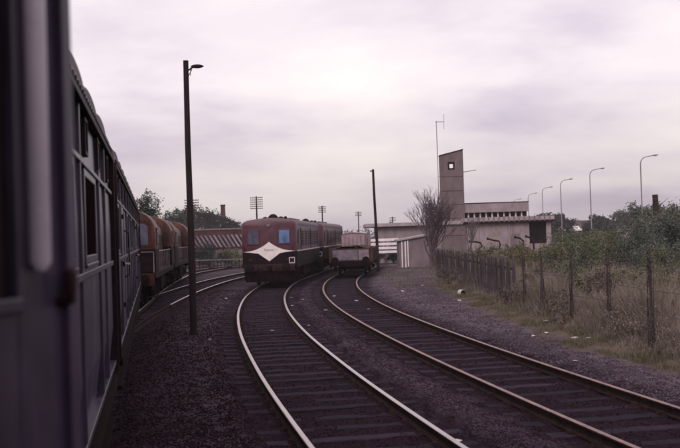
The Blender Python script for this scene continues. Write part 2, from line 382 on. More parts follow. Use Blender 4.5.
# ------------------------------------------------------------------ tracks
def rail_mesh(name, fn, y0, y1, off, top, parent):
    xs, ys, hd = sample(fn, y0, y1, .5)
    prof = [(-.07,-.15),(.07,-.15),(.07,-.135),(.012,-.115),(.012,-.045),(.036,-.036),(.036,-.006),(.028,0),(-.028,0),(-.036,-.006),(-.036,-.036),(-.012,-.045),(-.012,-.115),(-.07,-.135)]
    mb = MB(); rings = []
    for x, y, h in zip(xs, ys, hd):
        c, s_ = math.cos(h), math.sin(h)
        rings.append([(x+(off+px)*c, y-(off+px)*s_, pz) for px, pz in prof])
    mb.loft(rings)
    n = len(prof)
    for k in range(len(mb.f)-2):
        if k % n in (6, 7, 8): mb.mi[k] = 1
    return mb.build(name, [rust, top], parent)
sleeper_meshes = []
for v in range(4):
    r2 = random.Random(v); mb = MB(); rings = []
    for i in range(7):
        x = -1.3+2.6*i/6; w = .125+r2.uniform(-.008, .008); z = .0+r2.uniform(-.008, .006)
        rings.append([(x, -w, -.13), (x, w, -.13), (x, w, z-.012), (x, w-.015, z), (x, -w+.015, z), (x, -w, z-.012)])
    mb.loft(rings); o = mb.build('sleeper', sleeper_m); sleeper_meshes.append(o.data); bpy.data.objects.remove(o)
def track(label, fn, y0, y1, top, s0=None, s1=None, depth=-.142):
    t = empty('railway_track', (0, 0, 0)); tag(t, label, kind='structure')
    for off in (-.835, .835): rail_mesh('rail', fn, y0, y1, off, top, t)
    xs, ys, hd = sample(fn, s0 if s0 is not None else y0, s1 if s1 is not None else y1, .74)
    ch = MB()
    for x, y, h in zip(xs, ys, hd):
        o = bpy.data.objects.new('sleeper', rnd.choice(sleeper_meshes)); COL.objects.link(o); o.parent = t
        o.location = (x+rnd.uniform(-.04, .04), y+rnd.uniform(-.03, .03), depth+rnd.uniform(-.012, .008)); o.rotation_euler = (0, 0, -h+rnd.uniform(-.02, .02)); o.scale = (rnd.uniform(.97, 1.02), rnd.uniform(.9, 1.08), 1)
        for off in (-.835, .835):
            c, s_ = math.cos(h), math.sin(h)
            for sd_ in (-1, 1):
                cx = x+(off+sd_*.10)*c; cy = y-(off+sd_*.10)*s_
                w, l = .055, .075
                pts = [(-w,-l),(w,-l),(w,l),(-w,l)]
                vs = [(cx+a*c+b_*s_, cy-a*s_+b_*c, z) for z, k in ((-.15, 1), (-.095, .55)) for a, b_ in [(p*k, q*k) for p, q in pts]]
                ch.add(vs, [(4,5,6,7),(0,1,5,4),(1,2,6,5),(2,3,7,6),(3,0,4,7)])
    tag(ch.build('rail_chair', rust, t), kind='stuff')
    return t
track('curving siding in the middle with bright polished rails', TM, -6, 98, steel_top, 2, 66)
track('rust-topped siding curving along the right side', TR, -6, 77, steel_dull, 2, 70)
track('track under the dark train at the left', TT, -10, 116, steel_top, 0, 100)
lead = track('short pair of rails emerging beside the orange locomotives', TA, 36.8, 94, steel_top, 38, 80)

for off in (-.835, .835): rail_mesh('rail', TA, 27, 36.8, off, rust, lead)
# loose ballast stones
def stones(n, seed):
    g = np.random.default_rng(seed)
    u = g.random(n); y = 8.5*(48/8.5)**u; x = (g.random(n)*2-1)*.40*y
    keep = (x < edge_x(y)+.5*wob(x, y, 3)) & (x > -.235*y-.6); x, y = x[keep], y[keep]
    d = track_d(x, y); k2 = (g.random(len(x)) < np.where(x < TM(y)-1.2, .85, 1.0)* np.where(d < 1.3, .4, 1.0)); x, y, d = x[k2], y[k2], d[k2]
    n = len(x); r = g.uniform(.007, .019, n)*(1+y/55); r = r*np.where(d < 1.3, .8, 1.0)
    z = ground_z(x, y)+r*.25
    base = np.array([(1,0,0),(-1,0,0),(0,1,0),(0,-1,0),(0,0,.75),(0,0,-.75)], float)
    a = g.random(n)*6.28; v = np.repeat(base[None], n, 0)*g.uniform(.6, 1.4, (n, 6, 1))
    ca, sa = np.cos(a)[:, None], np.sin(a)[:, None]
    vx = v[..., 0]*ca-v[..., 1]*sa; vy = v[..., 0]*sa+v[..., 1]*ca
    V = np.stack([x[:, None]+vx*r[:, None], y[:, None]+vy*r[:, None], z[:, None]+v[..., 2]*r[:, None]], -1).reshape(-1, 3)
    fb = np.array([(0,2,4),(2,1,4),(1,3,4),(3,0,4),(2,0,5),(1,2,5),(3,1,5),(0,3,5)])
    F = (np.arange(n)[:, None, None]*6+fb[None])
    right = x > TR(y)+1.35+.3*wob(x, y, 1.9, 3)
    dark = ~right & ((x < TM(y)-1.0) | (d+.15*wob(x, y, 2.3) < 1.42)); mid = ~right & ~dark
    return V, F[mid].reshape(-1, 3), F[right].reshape(-1, 3), F[dark].reshape(-1, 3)
V, F, F2, F3 = stones(170000, 3)
def used(V, F):
    u, i = np.unique(F, return_inverse=True); return V[u], i.reshape(F.shape)
tag(raw('loose_gravel', *used(V, F), stone_m), 'loose grey ballast stones strewn between the tracks', 'gravel', kind='stuff')
tag(raw('oily_gravel', *used(V, F3), mat('oily_stone', (0.027, 0.0145, 0.022), 0.9, 0.25, 1.5, 0, island=0.55, spec=0.04)), 'dark oily cinders in the tracks and beside the dark train', 'gravel', kind='stuff')
tag(raw('pale_gravel', *used(V, F2), mat('pale_stone', (0.098, 0.070, 0.092), 0.9, 0.25, 1.5, 0, island=0.55, spec=0.04)), 'paler gravel between the right siding and the grass verge', 'gravel', kind='stuff')

# ------------------------------------------------------------------ rolling stock helpers
def wheelset(mb, y, r=.46, half=.8):
    for s in (-1, 1):
        mb.lathe_x([(-.07*s, r-.06), (-.06*s, r), (.05*s, r-.01), (.06*s, r+.0), (.065*s, r-.12), (.03*s, .12), (.09*s, .10), (.09*s, .01)], s*half, y, r, 20)
    mb.tube([(-half, y, r), (half, y, r)], .075, 8)
def bogie(parent, y, wb=2.4, r=.46, name='bogie'):
    f = MB()
    for s in (-1, 1):
        x = s*1.06
        f.add(*prism_pts([(y-wb/2-.55, .52), (y-wb/2-.5, .74), (y-.5, .78), (y-.4, .62), (y+.4, .62), (y+.5, .78), (y+wb/2+.5, .74), (y+wb/2+.55, .52), (y+.4, .42), (y-.4, .42)], x-.05, x+.05))
        for dy in (-wb/2, wb/2):
            f.box(x-.11, x+.11, y+dy-.15, y+dy+.15, .32, .62)
            for q in (-.28, .28): f.tube([(x, y+dy+q, .4), (x, y+dy+q, .7)], .075, 8)
        for q in (-.3, 0, .3): f.tube([(x, y+q, .36), (x, y+q, .62)], .09, 8)
    f.box(-1.0, 1.0, y-.25, y+.25, .55, .85)
    b = f.build(name, under, parent)
    for dy in (-wb/2, wb/2): w = MB(); wheelset(w, y+dy, r); w.build('wheelset', under, b, smooth=True)
    return b
def prism_pts(poly, x0, x1):
    n = len(poly); v = [(x0, a, z) for a, z in poly]+[(x1, a, z) for a, z in poly]
    f = [tuple(range(n))[::-1], tuple(range(n, 2*n))]+[(i, (i+1) % n, (i+1) % n+n, i+n) for i in range(n)]
    return v, f
def buffers(parent, y, sgn, z=1.03, half=.95, m=None):
    for s in (-1, 1):
        b = MB(); b.lathe_y([(0, .13), (sgn*-.02, .15), (sgn*.26, .11), (sgn*.27, .07), (sgn*.44, .07), (sgn*.45, .21), (sgn*.485, .22), (sgn*.50, .16)], s*half, y, z, 16)
        b.build('buffer', m or loco_black, parent, smooth=True)

# ------------------------------------------------------------------ dark passenger train at the left
HEAD = math.atan(.196)
def on_track(fn, ya, yb):
    xa, xb = float(fn(ya)), float(fn(yb)); return xa, ya, math.atan2(-(xb-xa), yb-ya), math.hypot(xb-xa, yb-ya)
HW = 1.45
def carriage(label, ya, yb, doors, first, phase, group, endx=None, wide={}, blank=()):
    x, y, rz, Ln = on_track(TT, ya, yb)
    if endx is not None: rz = math.atan2(-(endx-x), yb-ya); Ln = math.hypot(endx-x, yb-ya)
    t = empty('railway_carriage', (x, y, 0), rz, label, 'railway carriage', group)
    # body: sides with tumblehome, ends
    prof = [(-HW+.06, 1.02), (-HW, 1.5), (-HW, 2.6), (-HW+.02, 3.43), (HW-.02, 3.43), (HW, 2.6), (HW, 1.5), (HW-.06, 1.02)]
    b = MB(); b.prism_y(prof, 0, Ln); b.build('body', coach_paint, t)
    # roof: shallow elliptical arc with a steep shoulder
    pr = [(HW*math.cos(a)*1.0+(.03 if abs(math.cos(a)) > .8 else 0)*np.sign(math.cos(a)), 3.435+.62*math.sin(a)**.75) for a in np.linspace(0, math.pi, 21)]
    r_ = MB(); r_.prism_y([(float(a), float(c)) for a, c in pr], -.02, Ln+.02); roof = r_.build('roof', coach_roof, t, smooth=True)
    for s in (-1, 1):
        g = MB(); g.box(s*HW-.005 if s > 0 else -HW-.05, HW+.05 if s > 0 else -HW+.005, -.02, Ln+.02, 3.385, 3.43); g.build('gutter', coach_dark, t)
        sb = MB(); sb.box(min(s*1.2, s*1.5), max(s*1.2, s*1.5), .3, Ln-.3, .90, 1.0); sb.build('sole_bar', under, t)
    fb = MB(); fb.box(1.20, 1.47, .6, Ln-.6, .56, .60)
    for q in np.arange(1.0, Ln-.8, 1.6): fb.box(1.20, 1.26, q-.03, q+.03, .56, .92)
    fb.build('footboard', under, t)
    # torpedo-like roof ventilators along the shoulder
    q = .55+phase
    while q < Ln-.7:
        v = MB(); rings = []
        for i in range(11):
            a = math.pi*i/10; yy = -.76*math.cos(a); h = max(.008, .17*math.sin(a)**.6)
            rings.append([(1.15, q+yy, 3.47), (1.455, q+yy, 3.47), (1.47, q+yy, 3.50+h*.75), (1.40, q+yy, 3.53+h), (1.28, q+yy, 3.62+h), (1.15, q+yy, 3.66+h)])
        v.loft(rings); o = v.build('roof_ventilator', coach_roof, t, smooth=True)
        q += 1.52
    rv = MB()
    for k in np.arange(.15, Ln-.1, .19): rv.dome(0, 0, 0, .001, .001, .001, 4, 1) if False else rv.box(HW+.028, HW+.044, k-.018, k+.018, 3.455, 3.49)
    tag(rv.build('rivet', coach_dark, roof), kind='stuff')
    # bays on the visible (right) side
    bay = 1.55; k = 0; q = first
    while q < Ln-.9:
        isdoor = k in doors
        w0, w1 = q, q+wide.get(k, .62 if not isdoor else .50)
        zl, zh = 2.36, 2.93
        if k not in blank:
            wn = MB()
            wn.box(HW-.03, HW+.012, w0-.06, w0, zl-.06, zh+.06); wn.box(HW-.03, HW+.012, w1, w1+.06, zl-.06, zh+.06)
            wn.box(HW-.03, HW+.012, w0, w1, zh, zh+.06); wn.box(HW-.03, HW+.022, w0-.06, w1+.06, zl-.09, zl-.06); wn.box(HW-.03, HW+.012, w0, w1, zl-.06, zl)
            wo = wn.build('window', coach_paint, t, bevel=.008)
            p = MB(); p.box(HW-.02, HW+.003, w0, w1, zl, zh); p.build('pane', mat('open_window_shade', (.012, .006, .008), 1.0, .3, 2, 0, 3, 0, 0.0), wo)  # matte dark sheet stands for the shaded interior of an open window
        tl = MB(); tl.box(HW-.03, HW+.022, w0+.02, w0+.05, 3.12, 3.34); tl.box(HW-.03, HW+.022, w0+.27, w0+.30, 3.12, 3.34); tl.box(HW-.03, HW+.022, w0+.02, w0+.30, 3.09, 3.12); tl.box(HW-.03, HW+.022, w0+.02, w0+.30, 3.34, 3.36)
        tv = tl.build('top_light', coach_dark, t)
        p = MB(); p.box(HW-.02, HW+.008, w0+.05, w0+.27, 3.12, 3.34); p.build('pane', mat('frosted_pane', (.16, .13, .17), .35, .2), tv)
        for pos in (w1+.42,):
            bt = MB(); bt.box(HW-.04, HW+.022, pos-.03, pos+.03, 1.06, 3.38); bt.build('batten', coach_paint, t, bevel=.006)
        if isdoor:
            d = MB(); d.box(HW-.05, HW+.018, w0-.14, w1+.14, 1.05, 3.02); dr = d.build('door', coach_paint, t, bevel=.01)
            h = MB(); h.tube([(HW+.02, w1+.05, 2.12), (HW+.09, w1+.05, 2.12), (HW+.09, w1-.10, 2.12)], .016, 8); h.build('handle', alu, dr, smooth=True)
            h = MB(); h.tube([(HW+.01, w1+.22, 1.9), (HW+.09, w1+.22, 1.95), (HW+.09, w1+.22, 2.6), (HW+.01, w1+.22, 2.65)],   .012, 8); h.build('grab_rail', coach_dark, dr, smooth=True)
            for hz_ in (1.5, 2.1, 2.8):
                h = MB(); h.box(HW+.0, HW+.05, w0-.20, w0-.10, hz_, hz_+.07); h.build('hinge', coach_dark, dr)
        q += bay; k += 1
    for z0, z1 in ((2.20, 2.25), (2.99, 3.025), (1.08, 1.13)):
        m_ = MB(); m_.box(HW-.05, HW+.026, .05, Ln-.05, z0, z1); m_.build('moulding', coach_paint, t, bevel=.006)
    # corridor connection and end fittings
    for e_, sg in ((0, -1), (Ln, 1)):
        c = MB(); c.box(-.55, .55, min(e_, e_+sg*.42), max(e_, e_+sg*.42), 1.1, 3.3); c.build('gangway', coach_dark, t, bevel=.06)
        p = MB(); p.box(HW-.12, HW+.05, min(e_, e_+sg*.05), max(e_, e_+sg*.05), 1.0, 3.44); p.build('end_pillar', coach_dark, t)
        bb = MB(); bb.box(-1.35, 1.35, min(e_, e_+sg*.1), max(e_, e_+sg*.1), .85, 1.1); bb.build('headstock', under, t)
        buffers(t, e_+sg*.1, sg, 1.03, .95)
    for by in (3.0, Ln-3.0): bogie(t, by, 2.5, .46)
    ub = MB(); ub.box(-1.2, 1.2, Ln*.38, Ln*.55, .45, .9); ub.build('battery_box', under, t, bevel=.02)
    bd = MB(); bd.box(-1.25, 1.25, .1, Ln-.1, .8, 1.02); bd.build('underframe', under, t)
    return t
cg = 'carriages of the dark passenger train'
own = carriage('nearest dark purple-grey carriage filling the left edge, its door ajar', -8.2, 10.42, (5,), 1.0, 0, cg, None, {9: 1.18}, (10, 11))
nxt = carriage('second dark carriage, between the nearest carriage and the orange locomotives', 11.35, 31.6, (1, 8), 1.0, .3, cg, -8.22, {}, (2, 4, 6, 7, 9, 11))

# the ajar door of the nearest carriage, next to the lens
def ajar_door():
    mw = Matrix.Translation(own.location) @ Matrix.Rotation(own.rotation_euler.z, 4, 'Z')
    inv = mw.inverted()
    hinge = Vector((-.73, 1.2, 0)); ang = math.atan2(.249, .968)
    dm = inv @ (Matrix.Translation(hinge) @ Matrix.Rotation(-ang, 4, 'Z'))
    def put(mb, name, m, par, bevel=0, smooth=False):
        o = mb.build(name, m, par, bevel, smooth)
        if par is own: o.matrix_local = dm
        return o
    d = MB()                      # local: y along the leaf, +x the outer face
    d.box(-.05, 0, 0, .10, 1.05, 3.3); d.box(-.05, 0, .55, .725, 1.05, 3.3)
    d.box(-.05, 0, .10, .55, 1.05, 2.335); d.box(-.05, 0, .10, .55, 3.2, 3.3)
    leaf = put(d, 'door', coach_paint, own, .006)
    p = MB(); p.box(-.035, -.02, .10, .55, 2.335, 3.2); put(p, 'pane', window_dark, leaf)
    p = MB(); p.box(-.006, .012, .11, .552, 2.318, 2.348); put(p, 'sill', coach_paint, leaf, .006)
    p = MB(); p.tube([(.010, .605, 2.395), (.012, .605, 2.41), (.014, .605, 3.26)], [.012, .021, .021], 14); put(p, 'window_guide', mat('pale_guide_paint', (.50, .43, .52), .3, .06, 3, .02, 10, 0, .6), leaf, 0, True)
    p = MB(); p.box(-.004, .018, .695, .73, 1.05, 3.3); put(p, 'edge_strip', coach_paint, leaf, .004)
    p = MB(); p.tube([(.0, .685, 2.33), (.026, .685, 2.33), (.03, .685, 2.38), (.024, .685, 2.39)], .012, 10); put(p, 'handle', coach_dark, leaf, 0, True)
    p = MB(); p.box(-.002, .012, .60, .69, 1.1, 1.14); put(p, 'hinge', coach_dark, leaf, .003)
ajar_door()

# ------------------------------------------------------------------ orange hood locomotives
def hood_loco(label, ya, yb):
    x, y, rz, Ln = on_track(TT, ya, yb)
    t = empty('orange_locomotive', (x, y, 0), rz, label, 'locomotive', 'orange locomotives heading the dark train')
    fr = MB(); fr.box(-1.35, 1.35, 0, Ln, 1.05, 1.28); fr.build('footplate', loco_black, t, bevel=.02)
    hd = MB(); pr = [(-.95, 1.28), (-.95, 2.9)]+[(.95*math.cos(a), 2.9+.62*math.sin(a)) for a in np.linspace(math.pi, 0, 11)][1:-1]+[(.95, 2.9), (.95, 1.28)]
    hd.prism_y([(float(a), float(b_)) for a, b_ in pr], 2.05, Ln-2.05); hood = hd.build('hood', orange, t, smooth=True)
    for q in np.arange(2.6, Ln-2.6, .95):
        g = MB(); g.box(.93, .975, q, q+.75, 1.45, 2.8); g.build('hood_door', orange_dark, hood, bevel=.015)
    lh = MB(); lh.box(-.96, .96, 2.04, Ln-2.04, 1.285, 2.25); lh.build('lower_hood', loco_black, hood)
    for q in np.arange(2.7, Ln-3, 1.9):
        for k_ in range(6):
            g = MB(); g.box(.96, .985, q, q+1.3, 2.32+k_*.08, 2.36+k_*.08); g.build('louvre', loco_black, hood)
    for q in (.3, .5, .7):
        g = MB(); g.lathe_y([(0, .3), (0, .3)], 0, 0, 0, 4) if False else g.dome(0, Ln*q, 3.50, .42, .42, .16, 16, 5); g.build('roof_fan', loco_black, hood, smooth=True)
    for c0, c1, fy, sg in ((.0, 2.0, 0, -1), (Ln-2.0, Ln, Ln, 1)):
        pr = [(-1.36, 1.28), (-1.38, 2.75)]+[(1.38*math.cos(a), 2.75+1.05*math.sin(a)**.8) for a in np.linspace(math.pi, 0, 15)][1:-1]+[(1.38, 2.75), (1.36, 1.28)]
        cb = MB(); cb.prism_y([(float(a), float(b_)) for a, b_ in pr], c0, c1); cab = cb.build('cab', orange, t, bevel=.09, smooth=True)
        lo = MB(); lo.box(-1.375, 1.375, c0-.012, c1+.012, 1.281, 2.22); lo.build('lower_panel', loco_black, cab, bevel=.05)
        for s in (-1, 1):
            # end window: arched frame and pane
            cx = s*.83; w = .27
            arch = [(cx-w, 2.36), (cx-w, 3.0)]+[(cx+w*math.cos(a), 3.0+.17*math.sin(a)) for a in np.linspace(math.pi, 0, 9)][1:-1]+[(cx+w, 3.0), (cx+w, 2.36)]
            big_ = [(cx+(a-cx)*1.42, 2.7+(b_-2.7)*1.28) for a, b_ in arch]
            f_ = MB(); y0_, y1_ = (fy, fy+sg*.03); f_.prism_y([(float(a), float(b_)) for a, b_ in big_], min(y0_, y1_), max(y0_, y1_)); wf = f_.build('window', orange_dark, cab)
            g = MB(); y0_, y1_ = (fy+sg*.025, fy+sg*.038); g.prism_y([(float(a), float(b_)) for a, b_ in arch], min(y0_, y1_), max(y0_, y1_)); g.build('pane', cab_glass, wf)
            sw = MB(); sw.box(s*1.372 if s > 0 else -1.40, 1.40 if s > 0 else -1.372, c0+.5, c0+1.5, 2.35, 3.0); w2 = sw.build('side_window', orange_dark, cab, bevel=.01)
            g = MB(); g.box(s*1.36 if s > 0 else -1.408, 1.408 if s > 0 else -1.36, c0+.57, c0+1.43, 2.42, 2.93); g.build('pane', cab_glass, w2)
        hl = MB(); hl.lathe_y([(0, .16), (sg*.10, .16), (sg*.11, .12), (sg*.115, .02)], 0, fy, 3.35, 16); hl.build('headlamp', rail_pale, cab, smooth=True)
        nb = MB(); nb.box(-.45, .45, min(fy, fy+sg*.03), max(fy, fy+sg*.03), 2.2, 2.95); nb.build('end_door', orange_dark, cab, bevel=.01)
        bm_ = MB(); bm_.box(-1.3, 1.3, min(fy, fy+sg*.14), max(fy, fy+sg*.14), .8, 1.27); bm_.build('buffer_beam', orange_dark, t, bevel=.01)
        buffers(t, fy+sg*.14, sg)
        for s in (-1, 1):
            st = MB()
            for z in (.35, .62, .9): st.box(s*1.2-.2, s*1.2+.2, min(fy+sg*-.3, fy+sg*-.05), max(fy+sg*-.3, fy+sg*-.05), z, z+.035)
            st.tube([(s*1.38, fy-sg*.05, .35), (s*1.38, fy-sg*.05, 1.1)], .02, 6); st.tube([(s*1.02, fy-sg*.05, .35), (s*1.02, fy-sg*.05, 1.1)], .02, 6)
            st.build('step', under, t)
            ho = MB(); ho.tube([(s*1.30, fy+sg*.13, 1.3), (s*1.30, fy+sg*.13, 2.08), (s*.5, fy+sg*.13, 2.08), (s*.5, fy+sg*.13, 1.3)], .022, 6); ho.build('end_handrail', rail_pale, t)
    for s in (-1, 1):
        hr = MB(); hr.tube([(s*1.30, 2.1, 2.08), (s*1.30, Ln-2.1, 2.08)], .024, 6)
        for q in np.arange(2.1, Ln-2.0, 1.17): hr.tube([(s*1.30, q, 1.28), (s*1.30, q, 2.08)], .018, 6)
        hr.build('handrail', rail_pale, t)
    for q in (3.1, Ln-3.1): bogie(t, q, 2.44, .5)
    tk = MB(); tk.box(-1.2, 1.2, Ln*.40, Ln*.60, .4, 1.05); tk.build('fuel_tank', under, t, bevel=.05)
    return t
hood_loco('orange locomotive with arched cab window, coupled to the dark carriages', 35.6, 48.9)
hood_loco('farther orange locomotive, ahead of the first and just left of the tall pole', 50.2, 63.6)

# ------------------------------------------------------------------ maroon locomotives with the white flash
def section(hw, zs, zr, z0):
    return [(-hw, z0), (-hw, zs)]+[(float(hw*math.cos(a)), float(zs+(zr-zs)*math.sin(a)**.9)) for a in np.linspace(math.pi, 0, 15)][1:-1]+[(hw, zs), (hw, z0)]
def maroon_loco():
    t = empty('maroon_locomotive'); Ln = 14.0
    def at(sec, y): return [(a, y, b_) for a, b_ in sec]
    cabf = MB(); cabf.loft([at(section(1.33, 3.10, 3.40, 1.76), 0), at(section(1.37, 3.14, 3.46, 1.76), .03), at(section(1.42, 3.18, 3.51, 1.76), .16), at(section(1.42, 3.18, 3.52, 1.76), 1.0)])
    cab = cabf.build('cab', maroon, t, smooth=True)
    bd = MB(); bd.loft([at(section(1.415, 3.18, 3.515, 1.76), 1.0), at(section(1.415, 3.18, 3.515, 1.76), Ln-.2), at(section(1.33, 2.98, 3.4, 1.76), Ln)]); body = bd.build('body', maroon_sheen_dust, t, smooth=True)
    rf = MB(); sec = section(1.425, 3.20, 3.535, 3.10); rf.loft([at(sec, 1.25), at(sec, Ln-.4)]); roof = rf.build('roof', loco_roof, t, smooth=True)
    lb = MB(); lb.loft([at([(-1.32, .98), (-1.335, 1.757), (1.335, 1.757), (1.32, .98)], -.004), at([(-1.40, .93), (-1.425, 1.757), (1.425, 1.757), (1.40, .93)], .2), at([(-1.40, .93), (-1.425, 1.757), (1.425, 1.757), (1.40, .93)], Ln)]); low = lb.build('lower_body', loco_black, t)
    # the spread white flash on the nose
    n = 26; top, bot = [], []
    for i in range(-n, n+1):
        u = abs(i)/n; xx = 1.32*i/n
        top.append((xx, 1.795+.485*(1-u)**2.2)); d_ = (1-u/.42)*.40+.09 if u < .42 else .09*((1-u)/.58)**1.5
        bot.append((xx, 1.775-d_+.0))
    fl = MB(); o = 0; vs = []
    for (a, b_), (c, d_) in zip(top, bot): vs += [(a, -.012, b_), (c, -.012, d_), (a, .02, b_), (c, .02, d_)]
    fs = []
    for i in range(2*n):
        k = 4*i; fs += [(k, k+1, k+5, k+4), (k+2, k+6, k+7, k+3), (k, k+4, k+6, k+2), (k+1, k+3, k+7, k+5)]
    fs += [(0, 2, 3, 1), (8*n, 8*n+1, 8*n+3, 8*n+2)]
    fl.add(vs, fs); flash = fl.build('white_flash', white_paint, t)
    cu = bpy.data.curves.new('lettering', 'FONT'); cu.body = 'Falcon'; cu.size = .17; cu.align_x = 'CENTER'; cu.shear = .25; cu.extrude = .002; cu.space_character = 1.15
    co = bpy.data.objects.new('tmp', cu); COL.objects.link(co); dg = bpy.context.evaluated_depsgraph_get(); me = bpy.data.meshes.new_from_object(co.evaluated_get(dg)); bpy.data.objects.remove(co)
    me.materials.clear(); me.materials.append(lettering); lo = bpy.data.objects.new('lettering', me); COL.objects.link(lo); lo.parent = flash
    lo.rotation_euler = (R(90), 0, 0); lo.location = (-.02, -.016, 1.81)
    for s in (-1, 1):
        st = MB(); st.box(1.416 if s > 0 else -1.436, 1.436 if s > 0 else -1.416, .22, Ln-.3, 1.75, 1.815); st.build('side_stripe', cream_line, t)
        wn = MB(); cx = s*.80
        wn.box(cx-.33, cx+.33, -.03, .04, 2.13, 2.93); wf = wn.build('front_window', maroon, cab, bevel=.012)
        g = MB(); g.box(cx-.265, cx+.265, -.036, .0, 2.20, 2.87); g.build('pane', cab_glass_blue if s > 0 else cab_glass, wf)
        wp = MB(); wp.tube([(cx+.05, -.045, 2.18), (cx-.08, -.045, 2.6)], .008, 5); wp.build('wiper', loco_black, wf)
        # cab side door and window, engine room grilles
        for q0, q1, z0, z1, nm, mt in ((.45, .95, 2.15, 2.85, 'side_window', window_dark), (1.15, 1.75, 1.85, 2.95, 'cab_door', maroon_sheen_dust)):
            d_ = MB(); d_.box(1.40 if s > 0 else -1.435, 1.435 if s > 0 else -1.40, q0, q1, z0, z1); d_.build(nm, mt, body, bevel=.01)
        for q in (2.6, 4.4, 6.2, 8.0, 9.8, 11.4):
            gr = MB()
            gr.box(1.40 if s > 0 else -1.43, 1.43 if s > 0 else -1.40, q, q+1.2, 2.0, 2.9); go = gr.build('grille', maroon_sheen_dust, body, bevel=.01)
            sl_ = MB()
            for z in np.arange(2.06, 2.84, .10): sl_.box(1.425 if s > 0 else -1.442, 1.442 if s > 0 else -1.425, q+.06, q+1.14, z, z+.05)
            tag(sl_.build('louvre', loco_black, go), kind='stuff')
        for q in (2.2, 7.7, 12.8):
            rb = MB(); rb.box(1.40 if s > 0 else -1.445, 1.445 if s > 0 else -1.40, q, q+.06, 1.83, 3.0); rb.build('body_rib', coach_dark, body)
        hr = MB(); hr.tube([(s*1.25, -.01, 1.5), (s*1.25, -.06, 1.55), (s*1.25, -.06, 2.0), (s*1.25, -.01, 2.05)], .014, 6); hr.build('handrail', loco_black, t)
    # jumper box with a pale frame and cross bars
    jb = MB(); jb.box(1.05, 1.31, -.10, 0, 1.16, 1.46); jo = jb.build('jumper_box', loco_black, t, bevel=.01)
    jf = MB(); jf.box(1.03, 1.33, -.115, -.10, 1.43, 1.47); jf.box(1.03, 1.33, -.115, -.10, 1.15, 1.19); jf.box(1.03, 1.07, -.115, -.10, 1.19, 1.43); jf.box(1.29, 1.33, -.115, -.10, 1.19, 1.43); jf.box(1.165, 1.195, -.115, -.10, 1.19, 1.23); jf.box(1.165, 1.195, -.115, -.10, 1.39, 1.43)
    jf.build('pale_frame', cream_line, jo)
    hl = MB(); hl.lathe_y([(.05, .085), (-.05, .085), (-.055, .06), (-.06, .01)], 0, 0, 3.12, 14); hl.build('headlamp', wagon_grey, cab, smooth=True)
    for s in (-1, 1):
        ml = MB(); ml.lathe_y([(.02, .09), (-.05, .09), (-.055, .07), (-.06, .01)], s*.98, 0, 1.35, 12); ml.build('marker_lamp', red_beam, low, smooth=True)
    bb = MB(); bb.box(-1.30, 1.30, -.16, -.005, .78, 1.12); bb.build('buffer_beam', red_beam, t, bevel=.015); buffers(t, -.16, -1, .98, .93, loco_black)
    cp = MB(); cp.box(-.12, .12, -.36, -.16, .88, 1.06); cp.tube([(0, -.36, .98), (0, -.44, .9), (0, -.44, .62), (0, -.38, .55)], .035, 8); cp.build('coupling', loco_black, t)
    for px_ in (-.55, -.38, .38, .55):
        h = MB(); h.tube([(px_, -.16, .95), (px_, -.26, .9), (px_, -.3, .6), (px_+.06, -.26, .42)], .03, 8); h.build('brake_hose', loco_black, t)
    ap = MB(); ap.loft([at([(-1.25, .22), (-1.28, .80), (1.28, .80), (1.25, .22)], -.03), at([(-1.25, .22), (-1.28, .80), (1.28, .80), (1.25, .22)], .06)]); ap.build('guard_apron', under, t)
    # roof fittings just behind the cab, exhausts further back
    for dx, r_ in ((-.42, .22), (0, .30), (.42, .22)):
        f = MB(); f.dome(dx, 1.9, 3.38+.06*(dx == 0), r_, .35, .32 if dx == 0 else .24, 14, 6); f.build('roof_cowl', loco_black, roof, smooth=True)
    for q in (5.6, 7.4, 9.2):
        f = MB(); f.box(-.55, .55, q, q+1.1, 3.45, 3.60); f.build('roof_hatch', loco_roof, roof, bevel=.04)
    h = MB(); h.lathe_y([(0, .03), (-.30, .035), (-.36, .09), (-.37, .02)], .85, .75, 3.50, 10); h.build('horn', loco_black, cab, smooth=True)
    for q in (2.7, Ln-2.7): bogie(t, q, 2.5, .5)
    tk = MB(); tk.box(-1.25, 1.25, Ln*.36, Ln*.62, .38, .95); tk.build('fuel_tank', under, t, bevel=.05)
    uf = MB(); uf.box(-1.1, 1.1, .1, Ln-.1, .70, .97); uf.build('underframe', under, t)
    for s in (-1, 1):
        sp = MB()
        for z in (.32, .58, .82): sp.box(s*1.25-.14, s*1.25+.14, .35, .75, z, z+.03)
        sp.tube([(s*1.36, .4, .32), (s*1.36, .4, .95)], .02, 6); sp.tube([(s*1.36, .7, .32), (s*1.36, .7, .95)], .02, 6); sp.build('step', under, t)
    return t
ml = maroon_loco(); lg = 'maroon locomotives on the middle siding'
x, y, rz, _ = on_track(TM, 48.6, 62.6); ml.location = (x-.25, y, 0); ml.rotation_euler = (0, 0, rz)
tag(ml, 'maroon locomotive with a white diamond flash on its blunt front', 'locomotive', lg)
ml2 = copy_tree(ml); x, y, rz, _ = on_track(TM, 63.6, 77.6); ml2.location = (x-.1, y, 0); ml2.rotation_euler = (0, 0, rz)
tag(ml2, 'second maroon locomotive, coupled behind the one with the visible white flash', 'locomotive', lg)

